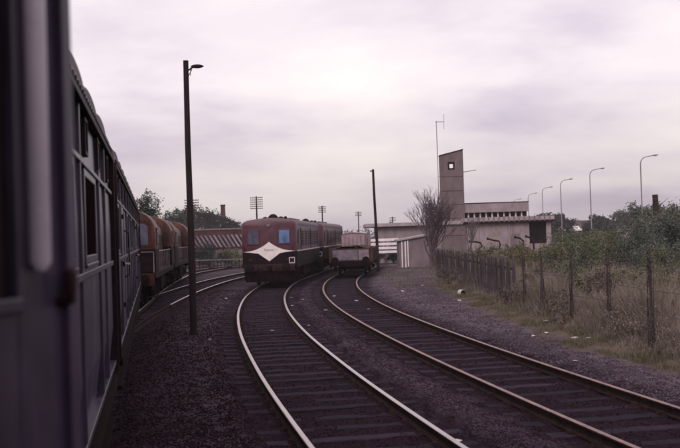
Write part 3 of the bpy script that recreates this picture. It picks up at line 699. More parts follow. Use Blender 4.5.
# ------------------------------------------------------------------ wagons on the right siding
def open_wagon():
    x, y, rz, _ = on_track(TR, 57.6, 64.2); Ln = 6.4; hw = 1.27
    t = empty('open_wagon', (x+.28, y, 0), rz, 'grey open wagon with brown corner posts and a dark load', 'wagon', 'wagons on the right siding')
    for s in (-1, 1):
        b = MB(); b.box(s*hw-.03, s*hw+.03, 0, Ln, .92, 1.72); sd_ = b.build('side', wagon_brown, t, bevel=.01)
        for q in np.arange(.4, Ln-.2, .95):
            p = MB(); p.box(s*hw+(.03 if s > 0 else -.09), s*hw+(.09 if s > 0 else -.03), q, q+.09, .88, 1.72); p.build('stanchion', wagon_brown, sd_)
    for y0_, y1_ in ((-.03, .03), (Ln-.03, Ln+.03)):
        b = MB(); b.box(-hw+.03, hw-.03, y0_, y1_, .92, 1.68); en = b.build('end', wagon_brown, t)
        for a, b_, mt in ((-1.12, .42, wagon_grey), (.47, 1.10, mat('wagon_pale', (.235, .185, .215), .65, .3, 2.5))):
            p = MB(); p.box(a, b_, y0_-.03 if y0_ < 1 else y1_, y0_ if y0_ < 1 else y1_+.03, .98, 1.60); p.build('end_panel', mt, en, bevel=.012)
        for cx in (-hw, hw):
            p = MB(); p.box(cx-.07, cx+.07, y0_-.06, y1_+.06, .86, 1.78); p.build('corner_post', wagon_brown, t, bevel=.015)
    fl = MB(); fl.box(-hw, hw, 0, Ln, .84, .93); fl.build('floor', under, t)
    # heaped load
    g = np.random.default_rng(5); nx_, ny_ = 14, 30; xs = np.linspace(-hw+.05, hw-.05, nx_); ys = np.linspace(.06, Ln-.06, ny_)
    vs = []; 
    for yy in ys:
        for xx in xs: vs.append((xx, yy, 1.62+.22*(1-(xx/hw)**2)*(.6+.4*math.sin(yy*2.1+1)**2)+g.normal(0, .025)))
    f = [(j*nx_+i, j*nx_+i+1, (j+1)*nx_+i+1, (j+1)*nx_+i) for j in range(ny_-1) for i in range(nx_-1)]
    m_ = MB(); m_.add(vs, f); tag(m_.build('load', mat('dark_load', (.06, .042, .046), .95, .4, 6, .5, 30), t), kind='stuff')
    for q in (1.2, Ln-1.2): w = MB(); wheelset(w, q, .44); w.build('wheelset', under, t, smooth=True)
    for s in (-1, 1):
        u = MB(); u.box(s*1.0-.05, s*1.0+.05, 0, Ln, .62, .86)
        for q in (1.2, Ln-1.2):
            u.add(*prism_pts([(q-.45, .64), (q+.45, .64), (q+.14, .26), (q-.14, .26)], s*1.02-.02, s*1.02+.02)); u.box(s*1.07-.09, s*1.07+.09, q-.13, q+.13, .32, .56)
        u.build('sole_bar', under, t)
    for e_, sg in ((0, -1), (Ln, 1)):
        hs = MB(); hs.box(-1.25, 1.25, min(e_-sg*.05, e_+sg*.07), max(e_-sg*.05, e_+sg*.07), .62, .90); hs.build('headstock', under, t); buffers(t, e_+sg*.07, sg, .98, .93, under)
    return t
open_wagon()
def box_van():
    x, y, rz, _ = on_track(TR, 66.2, 73.0); Ln = 6.2; hw = .82
    t = empty('box_van', (x-.2, y, 0), rz, 'pale pinkish goods van behind the open wagon', 'wagon', 'wagons on the right siding')
    b = MB(); b.prism_y([(-hw, .95), (-hw, 2.60), (0, 2.66), (hw, 2.60), (hw, .95)], 0, Ln); bo = b.build('body', van_pink, t, bevel=.02)
    for q in np.arange(-.85, .9, .28):
        p = MB(); p.box(q-.012, q+.012, -.016, 0.0, 1.0, 2.4); p.build('plank_joint', wagon_brown, bo)
    rf = MB(); rf.prism_y([(-hw-.05, 2.605), (0, 2.72), (hw+.05, 2.605), (0, 2.665)], -.06, Ln+.06); rf.build('roof', van_pink, t)
    d = MB(); d.box(hw, hw+.04, 2.2, 3.9, 1.0, 2.3); d.build('door', van_pink, t, bevel=.01)
    u = MB(); u.box(-1.0, 1.0, 0, Ln, .65, .95); u.build('underframe', under, t)
    for q in (1.2, Ln-1.2): w = MB(); wheelset(w, q, .44); w.build('wheelset', under, t, smooth=True)
    buffers(t, 0, -1)
box_van()

# ------------------------------------------------------------------ poles
def lamp_pole(loc, h, r, label, lamp=True):
    t = empty('wooden_pole', loc, 0, label, 'pole', 'tall wooden poles beside the tracks')
    m_ = MB(); m_.tube([(0, 0, -.3), (0.01, 0, h*.3), (-.01, 0, h*.7), (0, 0, h)], [r*1.15, r*1.05, r*.92, r*.82], 12); m_.build('post', pole_m, t, smooth=True)
    if lamp:
        a = MB(); a.tube([(0, 0, h-.30), (.14, 0, h-.22), (.20, 0, h-.18)], .022, 8); a.tube([(0.02, 0, h-.50), (.16, 0, h-.24)], .012, 6); a.build('bracket', pole_m, t)
        l_ = MB(); rings = []
        for i in range(7):
            u = i/6; w = .075*math.sin(math.pi*(u*.85+.1))**.7; rings.append([(.14+.34*u, w*math.cos(2*math.pi*k/10), h-.165+.75*w*math.sin(2*math.pi*k/10)) for k in range(10)])
        l_.loft(rings); l_.build('lantern', pole_m, t, smooth=True)
        l_ = MB(); l_.tube([(.12, 0, h-.18), (.12, 0, h-.42)], .008, 5); l_.build('stay', pole_m, t)
    else:
        a = MB(); a.box(-.22, .05, -.04, .04, h-.16, h-.08); a.build('bracket', pole_m, t)
lamp_pole((-4.05, 25.6, -.12), 7.47, .088, 'tall dark wooden lamp pole standing beside the orange locomotives')
lamp_pole((2.52, 67.2, -.1), 7.25, .10, 'thin leaning wooden pole standing right of the open wagon', False)
bpy.data.objects['wooden_pole.001'].rotation_euler = (0, R(-1.2), 0)
bpy.data.objects['wooden_pole.001'].location = (2.62, 67.2, -.1)
def telegraph(loc, h, n, w, label, sp=.30):
    t = empty('telegraph_pole', loc, rnd.uniform(-.1, .1), label, 'telegraph pole', 'telegraph poles beyond the trains')
    m_ = MB(); m_.tube([(0, 0, -.3), (0, 0, h)], [.15, .10], 10); m_.build('post', pole_m, t, smooth=True)
    for i in range(n):
        z = h-.22-i*sp; a = MB(); a.box(-w/2, w/2, -.12, -.03, z-.045, z+.045); ar = a.build('crossarm', pole_m, t)
        for k in (-.46, -.30, -.15, .15, .30, .46):
            q = MB(); q.lathe_x([(0, .01)]*2, 0, 0, 0, 3) if False else q.dome(k*w, -.075, z+.045, .045, .045, .12, 6, 3); q.build('insulator', fascia_m, ar)
telegraph((-11.5, 131, 0), 8.4, 6, 1.75, 'telegraph pole with six crossarms above the maroon locomotive front')
telegraph((-2.95, 160, 0), 7.75, 4, 1.3, 'telegraph pole rising behind the second maroon locomotive')
telegraph((3.75, 190, 0), 7.35, 3, 1.3, 'telegraph pole seen between the maroon locomotives and the thin pole')
telegraph((-17.5, 112, 0), 7.5, 4, 1.7, 'telegraph pole half hidden behind the tall lamp pole')
telegraph((9.2, 165, 0), 5.6, 2, 1.1, 'short telegraph pole showing over the low flat roof', .4)

# ------------------------------------------------------------------ station building with tower
FY = 86.0
def station():
    t = empty('station_building', (0, FY, 0), 0, 'low pinkish concrete station building with clerestory hall and dark window bay', 'building')
    # low wing on the left
    b = MB(); b.box(3.4, 11.1, 0, 9, -.3, 3.2); b.build('low_wing_wall', render_low, t)
    b = MB(); b.box(2.3, 11.1, -.6, 9.5, 3.2, 3.52); b.build('low_wing_roof', fascia_m, t, bevel=.03)
    # hall
    b = MB(); b.box(11.1, 17.2, -.05, 12, -.3, 3.22); b.build('hall_wall', render_wall, t)
    for q in (12.6, 14.15, 15.7):
        j = MB(); j.box(q, q+.05, -.058, -.03, -.2, 3.2); j.build('wall_joint', conc_tower, t)
    b = MB(); b.box(11.0, 19.4, -.55, 12.2, 3.22, 3.40); b.build('canopy_slab', coach_dark, t)
    b = MB(); b.box(11.0, 19.4, -.62, -.50, 3.40, 3.74); pa = b.build('parapet', fascia_m, t)
    for q in np.arange(11.1, 19.35, .46):
        r_ = MB(); r_.box(float(q), float(q)+.10, -.70, -.62, 3.30, 3.80); r_.build('parapet_rib', shed_wall, pa)
    b = MB(); b.box(11.1, 17.1, .4, 11, 3.40, 4.22); b.build('clerestory_wall', coach_dark, t)
    n = 11
    for i in range(n):
        x0 = 11.15+i*5.95/n; wi = MB(); wi.box(x0, x0+.12, .26, .42, 3.40, 4.22); wi.build('mullion', white_board, t)
        p = MB(); p.box(x0+.11, x0+5.95/n-.02, .36, .395, 3.80 if i % 3 else 3.62, 4.2); p.build('pane', window_dark, t)
        p = MB(); p.box(x0+.10, x0+5.95/n, .34, .40, 3.42, 3.78 if i % 3 else 3.60); p.build('window_panel', fascia_m, t)
    b = MB(); b.prism_y([(10.95, 4.22), (10.95, 5.02), (17.2, 5.06), (17.2, 4.22)], -.1, 11.5); rf = b.build('roof_fascia', render_wall, t, bevel=.03)
    b = MB(); b.box(10.93, 17.22, -.14, 11.54, 5.06, 5.12); b.build('roof_edge', coach_dark, rf)
    # dark window bay at the right end
    b = MB(); b.box(17.2, 19.1, .1, 11, -.3, 1.25); b.build('bay_plinth', render_wall, t)
    b = MB(); b.box(17.2, 18.75, .25, .32, 1.55, 3.22); b.build('bay_glass', window_dark, t)
    b = MB(); b.box(17.2, 18.75, .12, .34, 1.25, 1.55); b.build('bay_sill', coach_dark, t)
    for q in np.linspace(17.2, 18.7, 6):
        m_ = MB(); m_.box(float(q), float(q)+.06, .16, .27, 1.55, 3.22); m_.build('mullion', coach_dark, t)
    b = MB(); b.box(18.76, 19.2, 0, 11, -.3, 3.22); b.build('end_pier', fascia_m, t)
    for q, m__, h in ((14.15, yellow_post, 2.5), (15.35, fascia_m, 3.2), (16.45, fascia_m, 2.7)):
        p = MB(); p.tube([(q, -.14, 0), (q, -.14, h)], .05, 8); p.build('downpipe', m__, t)
    # wall-side door, slightly darker
    d = MB(); d.box(15.5, 16.3, -.075, -.04, 0, 2.2); d.build('door', shed_wall, t, bevel=.01)
station()
def tower():
    X0, X1, Y0 = 9.25, 11.35, FY-.35
    t = empty('tower', (X0, Y0, 0), 0, 'tall slab tower with slanted top and a small square hole', 'tower')
    W_, D, z = X1-X0, .9, 0
    lev = [-.3, 2.2, 3.75, 5.0, 6.25, 7.55]
    for a, b_ in zip(lev[:-1], lev[1:]):
        m_ = MB(); m_.box(0, W_, 0, D, a+.02, b_-.02); m_.build('panel', conc_tower, t, bevel=.015)
        j = MB(); j.box(.03, W_-.03, .03, D-.03, b_-.03, b_+.03); j.build('joint', coach_dark, t)
    # top panel around the hole
    zt0, zt1 = 9.45, 9.95; hx0, hx1, hz0, hz1 = .84, 1.26, 8.34, 8.76
    def ztop(x): return zt0+(zt1-zt0)*x/W_
    tp = MB()
    tp.prism_y([(0, 7.57), (0, ztop(0)), (hx0, ztop(hx0)), (hx0, 7.57)], 0, D); tp.prism_y([(hx1, 7.57), (hx1, ztop(hx1)), (W_, ztop(W_)), (W_, 7.57)], 0, D)
    tp.prism_y([(hx0, 7.57), (hx0, hz0), (hx1, hz0), (hx1, 7.57)], 0, D); tp.prism_y([(hx0, hz1), (hx0, ztop(hx0)), (hx1, ztop(hx1)), (hx1, hz1)], 0, D)
    tp.build('top_panel', conc_tower, t)
    c = MB(); c.prism_y([(-.03, ztop(0)), (-.03, ztop(0)+.10), (W_+.03, ztop(W_)+.10), (W_+.03, ztop(W_))], -.03, D+.03); c.build('coping', coach_dark, t)
    fr = MB()
    for a in ((hx0-.14, hx0-.001, hz0-.14, hz1+.14), (hx1+.001, hx1+.05, hz0-.14, hz1+.14)): fr.box(a[0], a[1], -.02, -.001, a[2], a[3])
    fr.box(hx0, hx1, -.02, -.001, hz1+.001, hz1+.14); fr.box(hx0, hx1, -.02, -.001, hz0-.14, hz0-.001); fr.build('hole_frame', coach_dark, t)
    m_ = MB(); m_.tube([(W_, .4, 7.95), (W_+1.2, .4, 8.12)], .04, 6); m_.build('bracket_rod', fascia_m, t)
    a = empty('antenna_mast', (X0-.18, Y0+.3, 0), 0, 'thin radio antenna mast with a side dipole beside the tower', 'antenna')
    p = MB(); p.tube([(0, 0, 2.5), (0, 0, 12.7)], .035, 6); p.build('mast', lamp_steel, a)
    p = MB(); p.tube([(-.1, 0, 12.6), (.70, 0, 12.6)], .03, 6); p.build('boom', lamp_steel, a)
    p = MB(); p.tube([(.68, 0, 11.9), (.68, 0, 13.3)], .022, 6); p.build('dipole', lamp_steel, a)
    for z_ in (5.0, 7.6):
        p = MB(); p.tube([(0, 0, z_), (.22, 0, z_)], .02, 6); p.build('clamp', lamp_steel, a)
tower()
def shed():
    t = empty('trackside_shed', (4.45, 72, 0), 0, 'small lean-to shed with pale sloping roof edge and white door posts', 'shed')
    b = MB(); b.prism_y([(0, -.2), (0, 1.95), (2.5, 2.32), (2.5, -.2)], 0, 3); b.build('wall', shed_wall, t)
    r_ = MB(); r_.prism_y([(-.18, 1.93), (-.18, 2.06), (2.7, 2.50), (2.7, 2.37)], -.2, 3.2); r_.build('roof', fascia_m, t, bevel=.01)
    for q in (.16, .42):
        p = MB(); p.box(q, q+.09, -.06, 0, -.15, 1.93); p.build('door_post', white_board, t)
    d = MB(); d.box(.25, .42, -.03, 0, -.15, 1.85); d.build('door', shed_wall, t)
    d = MB(); d.box(.62, .70, -.05, 0, -.15, 1.98); d.build('drainpipe', white_board, t)
    f = MB(); f.box(-.05, 2.55, -.05, 3.05, -.22, -.02); f.build('plinth', coping_m, t)
shed()
def white_fence():
    t = empty('white_slat_fence', (2.55, 80, 0), 0, 'white wooden fence of four wide horizontal boards left of the shed', 'fence')
    for i in range(4):
        b = MB(); b.box(0, 2.45, -.03, 0, 0, .21); o = b.build('board', white_board, t, bevel=.006); o.location = (rnd.uniform(-.05, .03), 0, .90+i*.34); o.rotation_euler = (0, R(rnd.uniform(-1, .3)), 0)
    for q in (.05, 1.2, 2.35):
        p = MB(); p.box(q, q+.09, 0, .09, -.2, 2.2); p.build('post', fence_wood, t)
white_fence()

# bent pipes and ducts standing above the fence in front of the hall
def pipes(loc, label, pts, r=.075):
    t = empty('bent_pipe', loc, 0, label, 'pipe', 'dark bent pipes in front of the hall')
    m_ = MB(); m_.tube(pts, r, 8); m_.build('pipe', coach_dark, t, smooth=True)
    f = MB(); e_ = pts[0]; f.tube([(e_[0]-.06, e_[1], e_[2]), (e_[0]+.06, e_[1], e_[2])], r*1.5, 8); f.build('flange', coach_dark, t)
pipes((11.2, 82.0, 0), 'low dark bent pipe with a hooked end, left in front of hall', [(0, 0, 1.65), (.6, 0, 1.60), (.95, 0, 1.5), (1.05, 0, 1.2), (.8, 0, .95), (.75, 0, -.1)])
pipes((12.75, 82.0, 0), 'upper dark bent pipe sloping down to the right before the hall', [(0, 0, 1.85), (.5, 0, 1.7), (1.0, 0, 1.6), (1.1, 0, 1.3), (1.0, 0, .9), (.4, 0, .95), (.2, 0, 1.15), (.25, 0, -.1)])
pipes((15.15, 82.0, 0), 'short dark bent pipe beside the hall door', [(0, 0, 1.9), (.45, 0, 1.8), (.7, 0, 1.55), (.72, 0, .9), (.72, 0, -.1)], .08)
pipes((16.1, 82.0, 0), 'dark bent pipe nearest to the dark window bay', [(0, 0, 1.95), (.4, 0, 1.8), (.62, 0, 1.5), (.66, 0, .9), (.66, 0, -.1)], .08)

# ------------------------------------------------------------------ boarded fence and post fence
def board_fence():
    t = empty('board_fence', (5.6, 31.2, 0), 0, 'dark weathered vertical-board fence running back towards the bare tree', 'fence')
    me = []
    for v in range(4):
        h = 1.46+.05*v; m_ = MB(); m_.add([(0, -.07, -.1), (.025, -.07, -.1), (.025, .07, -.1), (0, .07, -.1), (0, -.07, h-.04), (.025, -.07, h-.04), (.025, .07, h), (0, .07, h)],
                                  [(0,3,2,1),(4,5,6,7),(0,1,5,4),(1,2,6,5),(2,3,7,6),(3,0,4,7)])
        o = m_.build('board', fence_wood, t); me.append(o.data); bpy.data.objects.remove(o)
    y_ = 0
    while y_ < 24.6:
        if rnd.random() > .035:
            o = bpy.data.objects.new('board', rnd.choice(me)); COL.objects.link(o); o.parent = t
            o.location = (-.03+rnd.uniform(-.01, .01), y_, rnd.uniform(-.05, .02)); o.rotation_euler = (R(rnd.uniform(-2, 2)), R(rnd.uniform(-2, 2)), 0)
        y_ += .235
    for z in (.35, 1.15):
        r_ = MB(); r_.box(0, .05, -.1, 24.8, z, z+.09); r_.build('rail', fence_wood, t)
    for q in np.arange(0, 25, 2.45):
        p = MB(); p.box(.05, .16, q-.06, q+.06, -.3, 1.55); p.build('post', fence_wood, t)
board_fence()
def leaves(g, cen, rad, n, size, droop=.0, clump=None):
    """n leaf quads in ellipsoid clumps"""
    if clump is None: clump = max(6, n//90)
    d = g.normal(size=(clump, 3)); d /= np.linalg.norm(d, axis=1)[:, None]
    rr = g.random(clump)**.45
    cc = np.asarray(cen)+d*rr[:, None]*np.asarray(rad)
    cs = g.uniform(.13, .32, clump)*float(np.mean(rad))*1.15
    k = g.integers(0, clump, n); off = g.normal(size=(n, 3))*.55
    p = cc[k]+off*cs[k][:, None]; p[:, 2] = np.maximum(p[:, 2], .02)
    return quads(g, p, size)
def quads(g, p, size, asp=.55):
    n = len(p); s = size*g.uniform(.6, 1.4, n)
    a = g.normal(size=(n, 3)); a /= np.linalg.norm(a, axis=1)[:, None]
    b = g.normal(size=(n, 3)); b -= a*(a*b).sum(1)[:, None]; b /= np.linalg.norm(b, axis=1)[:, None]
    a = a*s[:, None]; b = b*s[:, None]*asp
    V = np.stack([p-a, p+b*.9-a*.1, p+a, p-b*.9-a*.1], 1).reshape(-1, 3)
    return V, np.arange(4*n).reshape(-1, 4)
def joinvf(lst):
    V, F, o = [], [], 0
    for v, f in lst: V.append(v); F.append(f+o); o += len(v)
    return np.vstack(V), np.vstack(F)
def post_fence():
    t = empty('post_and_wire_fence', (0, 0, 0), 0, 'ragged post and wire fence overgrown with dark creepers on the right', 'fence')
    posts = [(6.2, 16.4), (6.12, 18.8), (6.1, 21.7), (5.88, 24.2), (5.76, 27.2), (5.66, 29.4)]
    for i, (px_, py) in enumerate(posts):
        h = (2.0, 2.05, 1.95, 1.9, 1.85, 1.8)[i]
        p = MB(); p.tube([(px_, py, -.2), (px_+rnd.uniform(-.04, .04), py, h)], [.028, .022], 7); p.build('post', fence_wood, t)
        g = np.random.default_rng(40+i); n = (420, 520, 440, 400, 340, 260)[i]
        z = g.random(n)**.8*h*.97; pp = np.c_[px_+g.normal(0, .022+.04*(1-z/h)), py+g.normal(0, .03, n), z+.05]
        V, F = quads(g, pp, .019); tag(raw('creeper', V, F, ivy_m, t), kind='stuff')
        st = MB()
        for k in range(4):
            a = rnd.uniform(0, 6.28); st.tube([(px_+.08*math.cos(a), py+.08*math.sin(a), 0), (px_+.06*math.cos(a+1), py+.06*math.sin(a+1), h*.5), (px_+.05*math.cos(a+2)+rnd.uniform(-.05, .05), py, h*rnd.uniform(.8, 1.1))], [.010, .008, .003], 4)
        tag(st.build('creeper_stem', bark, t), kind='stuff')
    for z in (.3, .75, 1.2, 1.6):
        w = MB(); w.tube([(a, b_, z+rnd.uniform(-.03, .03)) for a, b_ in posts], .006, 4); w.build('wire', wire_m, t)
post_fence()

# ------------------------------------------------------------------ grass
def grass(name, n, xf, yf, hf, wf, m, seed, label):
    g = np.random.default_rng(seed); y = yf(g, n); x = xf(g, y, n); h = hf(g, x, y)
    keep = h > 0.02; x, y, h = x[keep], y[keep], h[keep]; n = len(x); z = ground_z(x, y)-.02
    a = g.random(n)*6.28; w = wf*(.6+.8*g.random(n)); bx = np.cos(a)*w; by = np.sin(a)*w
    lean = g.random(n)*.55*h; la = g.random(n)*6.28; lx = np.cos(la)*lean; ly = np.sin(la)*lean
    P0 = np.c_[x-bx, y-by, z]; P1 = np.c_[x+bx, y+by, z]; P2 = np.c_[x+bx*.7+lx*.35, y+by*.7+ly*.35, z+h*.6]; P3 = np.c_[x-bx*.7+lx*.35, y-by*.7+ly*.35, z+h*.6]; P4 = np.c_[x+lx, y+ly, z+h*(1-.15*g.random(n))]
    V = np.stack([P0, P1, P2, P3, P4], 1).reshape(-1, 3); o = np.arange(n)[:, None]*5
    F = np.vstack([o+np.array([0, 1, 2]), o+np.array([0, 2, 3]), o+np.array([3, 2, 4])])
    return tag(raw(name, V, F, m), label, 'grass', kind='stuff')
def field_h(g, x, y):
    e_ = x-edge_x(y); t_ = smooth01(.7, 1.7, e_); pat = .5+.5*wob(x, y, .55, 3)
    h = (.34+.80*pat)*t_*g.uniform(.5, 1.25, len(x)); return np.where(e_ > .6, h, 0)
grass('tall_grass', 170000, lambda g, y, n: edge_x(y)+.6+g.random(n)**1.2*np.maximum(.5, .40*y-edge_x(y)), lambda g, n: 15*(84/15)**(g.random(n)), field_h, .008, dry_grass, 11, 'tall dry brownish grass covering the waste ground behind the wire fence')
def verge_h(g, x, y):
    e_ = x-edge_x(y)+.4*wob(x, y, 2.2, 1); pat = smooth01(-.25, .5, wob(x, y, 1.3, 5)); return np.where(e_ > -.25, (.04+.14*pat)*g.uniform(.4, 1.3, len(x))*smooth01(-.25, .4, e_), 0)
grass('verge_grass', 60000, lambda g, y, n: edge_x(y)-.4+g.random(n)*1.9, lambda g, n: 13*(50/13)**(g.random(n)), verge_h, .006, green_grass, 12, 'short patchy green grass along the ballast edge')
# scattered weeds in the yard surface
grass('yard_weeds', 5000, lambda g, y, n: 2.3+g.random(n)*4.5, lambda g, n: 44+g.random(n)*34, lambda g, x, y: np.where(wob(x, y, .9, 1) > .05, .05+.18*g.random(len(x)), 0)*(x > TR(np.clip(y, 0, 99))+1.9), .012, green_grass, 13, 'sparse weeds on the yard surface before the shed')

# ------------------------------------------------------------------ shrubs and trees
SID = [100]
def shrub(loc, rx, h, n, size, m, label, name='shrub', group='shrubs on the waste ground', lobes=5, stems=True):
    SID[0] += 1; g = np.random.default_rng(SID[0]); z0 = float(ground_z(loc[0], loc[1]))
    t = empty(name, (loc[0], loc[1], z0), 0, label, 'shrub', group)
    parts = []
    for k in range(lobes):
        a = 6.28*k/lobes+g.uniform(-.5, .5); r_ = rx*(.0 if k == 0 else g.uniform(.35, .62)); hh = h*(g.uniform(.62, .98) if k else 1.0)
        parts.append(leaves(g, (r_*math.cos(a), r_*math.sin(a), hh*.5), (rx*.60, rx*.60, hh*.46), int(n*2.0)//lobes, size*.66, clump=22))
    V, F = joinvf(parts); tag(raw('foliage', V, F, m, t), kind='stuff')
    if stems:
        s_ = MB()
        for k in range(6):
            a = g.uniform(0, 6.28); q = rx*g.uniform(.2, .6); s_.tube([(0.05*math.cos(a), .05*math.sin(a), -.1), (q*.5*math.cos(a), q*.5*math.sin(a), h*.4), (q*math.cos(a), q*math.sin(a), h*g.uniform(.6, .9))], [.03, .02, .006], 5)
        s_.build('stem', bark, t)
    return t
def tree(loc, h, cr, n, size, m, label, group=None, trunk=.3, name='tree'):
    SID[0] += 1; g = np.random.default_rng(SID[0]); z0 = float(ground_z(loc[0], loc[1]))-.1
    t = empty(name, (loc[0], loc[1], z0), 0, label, 'tree', group)
    tr = MB(); tr.tube([(0, 0, -.2), (.05*h*.1, 0, h*.25), (0, .02*h, h*.55), (0, 0, h*.85)], [trunk*.6, trunk*.45, trunk*.3, .03], 8)
    parts = []; nl = 8
    for k in range(nl):
        a = 2.4*k+g.uniform(-.4, .4); zz = h*(.42+.5*k/nl); rr = cr*(.75-.45*k/nl)*g.uniform(.7, 1.15)
        p = (rr*math.cos(a), rr*math.sin(a), zz)
        tr.tube([(0, 0, zz*.6), (p[0]*.5, p[1]*.5, zz*.85), p], [trunk*.2, trunk*.12, .02], 5)
        parts.append(leaves(g, p, (cr*.55, cr*.55, h*.19), int(n*2.4)//nl, size*.72, clump=20))
    tr.build('trunk', bark, t); V, F = joinvf(parts); tag(raw('crown', V, F, m, t), kind='stuff')
    return t
shr = [
 # x, y, radius, height, n, size, material, label
 (16.6, 47.5, 1.9, 3.7, 6000, .085, leaf_blue, 'large blue-green bush with a dead trunk behind, far right'),
 (19.0, 51.0, 2.1, 3.9, 5500, .09, leaf_green, 'rounded green bush at the right edge on the skyline'),
 (14.2, 44.5, 1.5, 2.7, 4500, .075, leaf_blue, 'broad blue-green bush left of the large bush'),
 (16.4, 42.5, 1.5, 2.5, 4500, .07, leaf_blue, 'blue-green bush in front of the large bush'),
 (12.2, 46.0, 1.25, 2.6, 3800, .07, leaf_green, 'tall narrow green bush near the middle of the waste ground'),
 (11.0, 42.0, .9, 2.2, 2600, .06, leaf_green, 'slim dark green bush standing behind the fence posts'),
 (10.1, 52.0, 1.3, 1.75, 2800, .07, leaf_olive, 'yellowish olive bush before the dark window bay'),
 (8.6, 44.5, .9, 1.75, 2200, .055, leaf_olive, 'small olive shrub above the far end of the boards'),
 (9.6, 38.0, .8, 1.7, 2200, .05, leaf_blue, 'low bluish shrub in the dry grass behind the wire fence'),
 (12.7, 37.0, 1.1, 1.7, 2800, .055, leaf_green, 'low green shrub in the middle of the dry grass'),
 (14.6, 38.5, 1.2, 2.05, 3200, .06, leaf_green, 'green shrub near the right edge, before the blue-green bushes'),
 (11.4, 33.0, .8, 1.15, 2000, .05, leaf_blue, 'small blue-green shrub by the right edge of the dry grass'),
 (8.0, 29.5, .8, 1.2, 2000, .045, leaf_brown, 'reddish brown weedy shrub close behind the wire fence'),
 (7.2, 25.5, .65, 1.15, 1800, .04, leaf_brown, 'brown shrub between two creeper-covered posts'),
 (7.4, 22.0, .6, 1.1, 1800, .038, leaf_brown, 'dull brown shrub behind the nearest creeper-covered post'),
 (9.0, 26.8, .8, 1.3, 2200, .045, leaf_olive, 'olive shrub at the right edge behind the wire fence'),
 (7.0, 33.6, .7, 1.2, 1800, .045, leaf_brown, 'brownish shrub just beyond the end of the board fence'),
 (6.6, 40.0, .7, 1.35, 1800, .045, leaf_green, 'dark green shrub leaning over the board fence'),
 (13.2, 58.0, 1.6, 1.75, 2800, .08, leaf_olive, 'olive bush below the station window bay'),
 (17.0, 62.0, 1.8, 2.85, 2800, .085, leaf_green, 'green bush right of the station end pier'),
 (21.5, 64.0, 2.2, 3.25, 3000, .09, leaf_green, 'green bush on the skyline between the lamp posts'),
 (24.5, 70.0, 2.4, 3.4, 3000, .09, leaf_blue, 'blue-grey bush on the skyline below the second lamp post'),
]
shr += [
 (19.2, 57.5, 1.9, 3.0, 3200, .085, leaf_blue, 'blue-green bush under the third street lamp'),
 (15.0, 53.0, 1.5, 2.6, 3000, .075, leaf_green, 'green bush right of the station, before the white cars'),
 (18.2, 70.0, 1.6, 2.7, 2600, .09, leaf_dark, 'dark bush close to the station end pier'),
 (12.9, 49.0, 1.2, 2.2, 2600, .07, leaf_olive, 'olive bush left of the tall narrow green bush'),
 (20.5, 49.5, 1.6, 2.6, 3000, .08, leaf_olive, 'olive bush at the right picture edge below the skyline'),
 (13.4, 40.5, 1.1, 1.9, 2600, .06, leaf_blue, 'bluish bush amid the dry grass before the broad bush'),
 (8.4, 34.5, .8, 1.45, 2200, .05, leaf_green, 'green weedy shrub behind the end of the board fence'),
 (16.2, 67.0, 1.5, 2.75, 2600, .085, leaf_green, 'green bush hiding the foot of the fourth street lamp'),
 (17.6, 55.0, 1.6, 2.6, 3000, .08, leaf_green, 'dense green bush between the station and the large bush'),
 (10.6, 47.0, 1.1, 2.0, 2400, .06, leaf_green, 'green bush left of the slim dark bush'),
 (3.2, 82.6, 1.0, 2.3, 2400, .075, leaf_dark, 'dark hedge bush behind the white slat fence, left half'),
 (4.6, 82.8, .9, 2.2, 2400, .075, leaf_dark, 'dark hedge bush behind the white slat fence, right half'),
 (9.2, 60.0, 1.2, 1.7, 2200, .075, leaf_olive, 'olive bush in front of the bent pipes'),
 (12.2, 66.0, 1.4, 1.8, 2200, .08, leaf_olive, 'pale olive bush at the foot of the hall wall')]
for a in shr: shrub((a[0], a[1]), a[2], a[3], a[4], a[5], a[6], a[7])
# dead stump rising over the big bush
st = empty('dead_trunk', (16.9, 50.5, 0), 0, 'bare sawn-off dark trunk sticking out above the blue-green bush', 'tree trunk')
m_ = MB(); m_.tube([(0, 0, -.2), (.03, 0, 2), (0, .02, 4.15)], [.19, .165, .15], 10); m_.build('trunk', bark, st)
for k in range(5):
    b = MB(); a = k*1.3; b.tube([(0, 0, 3.1+.08*k), (.25*math.cos(a)+.15, .2*math.sin(a), 3.4+.06*k), (.5*math.cos(a)+.35, .4*math.sin(a), 3.65+.08*k)], [.03, .018, .006], 5); b.build('branch', bark, st)

def bare_tree(loc, h, label, seed, spread=.5, levels=5, trunk=.09, n0=9):
    g = random.Random(seed); t = empty('bare_tree', (loc[0], loc[1], float(ground_z(*loc))-.05), 0, label, 'tree', 'leafless trees before the station')
    lo = MB(); hi = MB()
    def br(p, d, ln, r_, lv):
        q1 = p+d*ln*.5+Vector((g.gauss(0, .04), g.gauss(0, .04), .02))*ln; q2 = p+d*ln+Vector((g.gauss(0, .05), g.gauss(0, .05), .05))*ln
        (lo if lv >= levels-2 else hi).tube([p, q1, q2], [r_, r_*.85, r_*.7], 5 if lv > 2 else 3, cap=False)
        if lv <= 0: return
        for k in range(g.choice((2, 3, 3)) if lv < levels else n0):
            ax = Vector((g.gauss(0, 1), g.gauss(0, 1), g.gauss(0, .3)))
            nd = (d+ax.normalized()*spread*g.uniform(.5, 1.1)*(1.0 if lv < levels else 1.1)); nd.z = max(nd.z, .15)+.18; nd.normalize()
            br(p+d*ln*g.uniform(.55, 1.0), nd, ln*g.uniform(.62, .86) if lv < levels else h*.26*g.uniform(.8, 1.15), r_*.66, lv-1)
    br(Vector((0, 0, 0)), Vector((.02, 0, 1)), h*.16, trunk, levels)
    lo.build('trunk', bark_pale, t); tag(hi.build('twigs', bark_pale, t), kind='stuff')
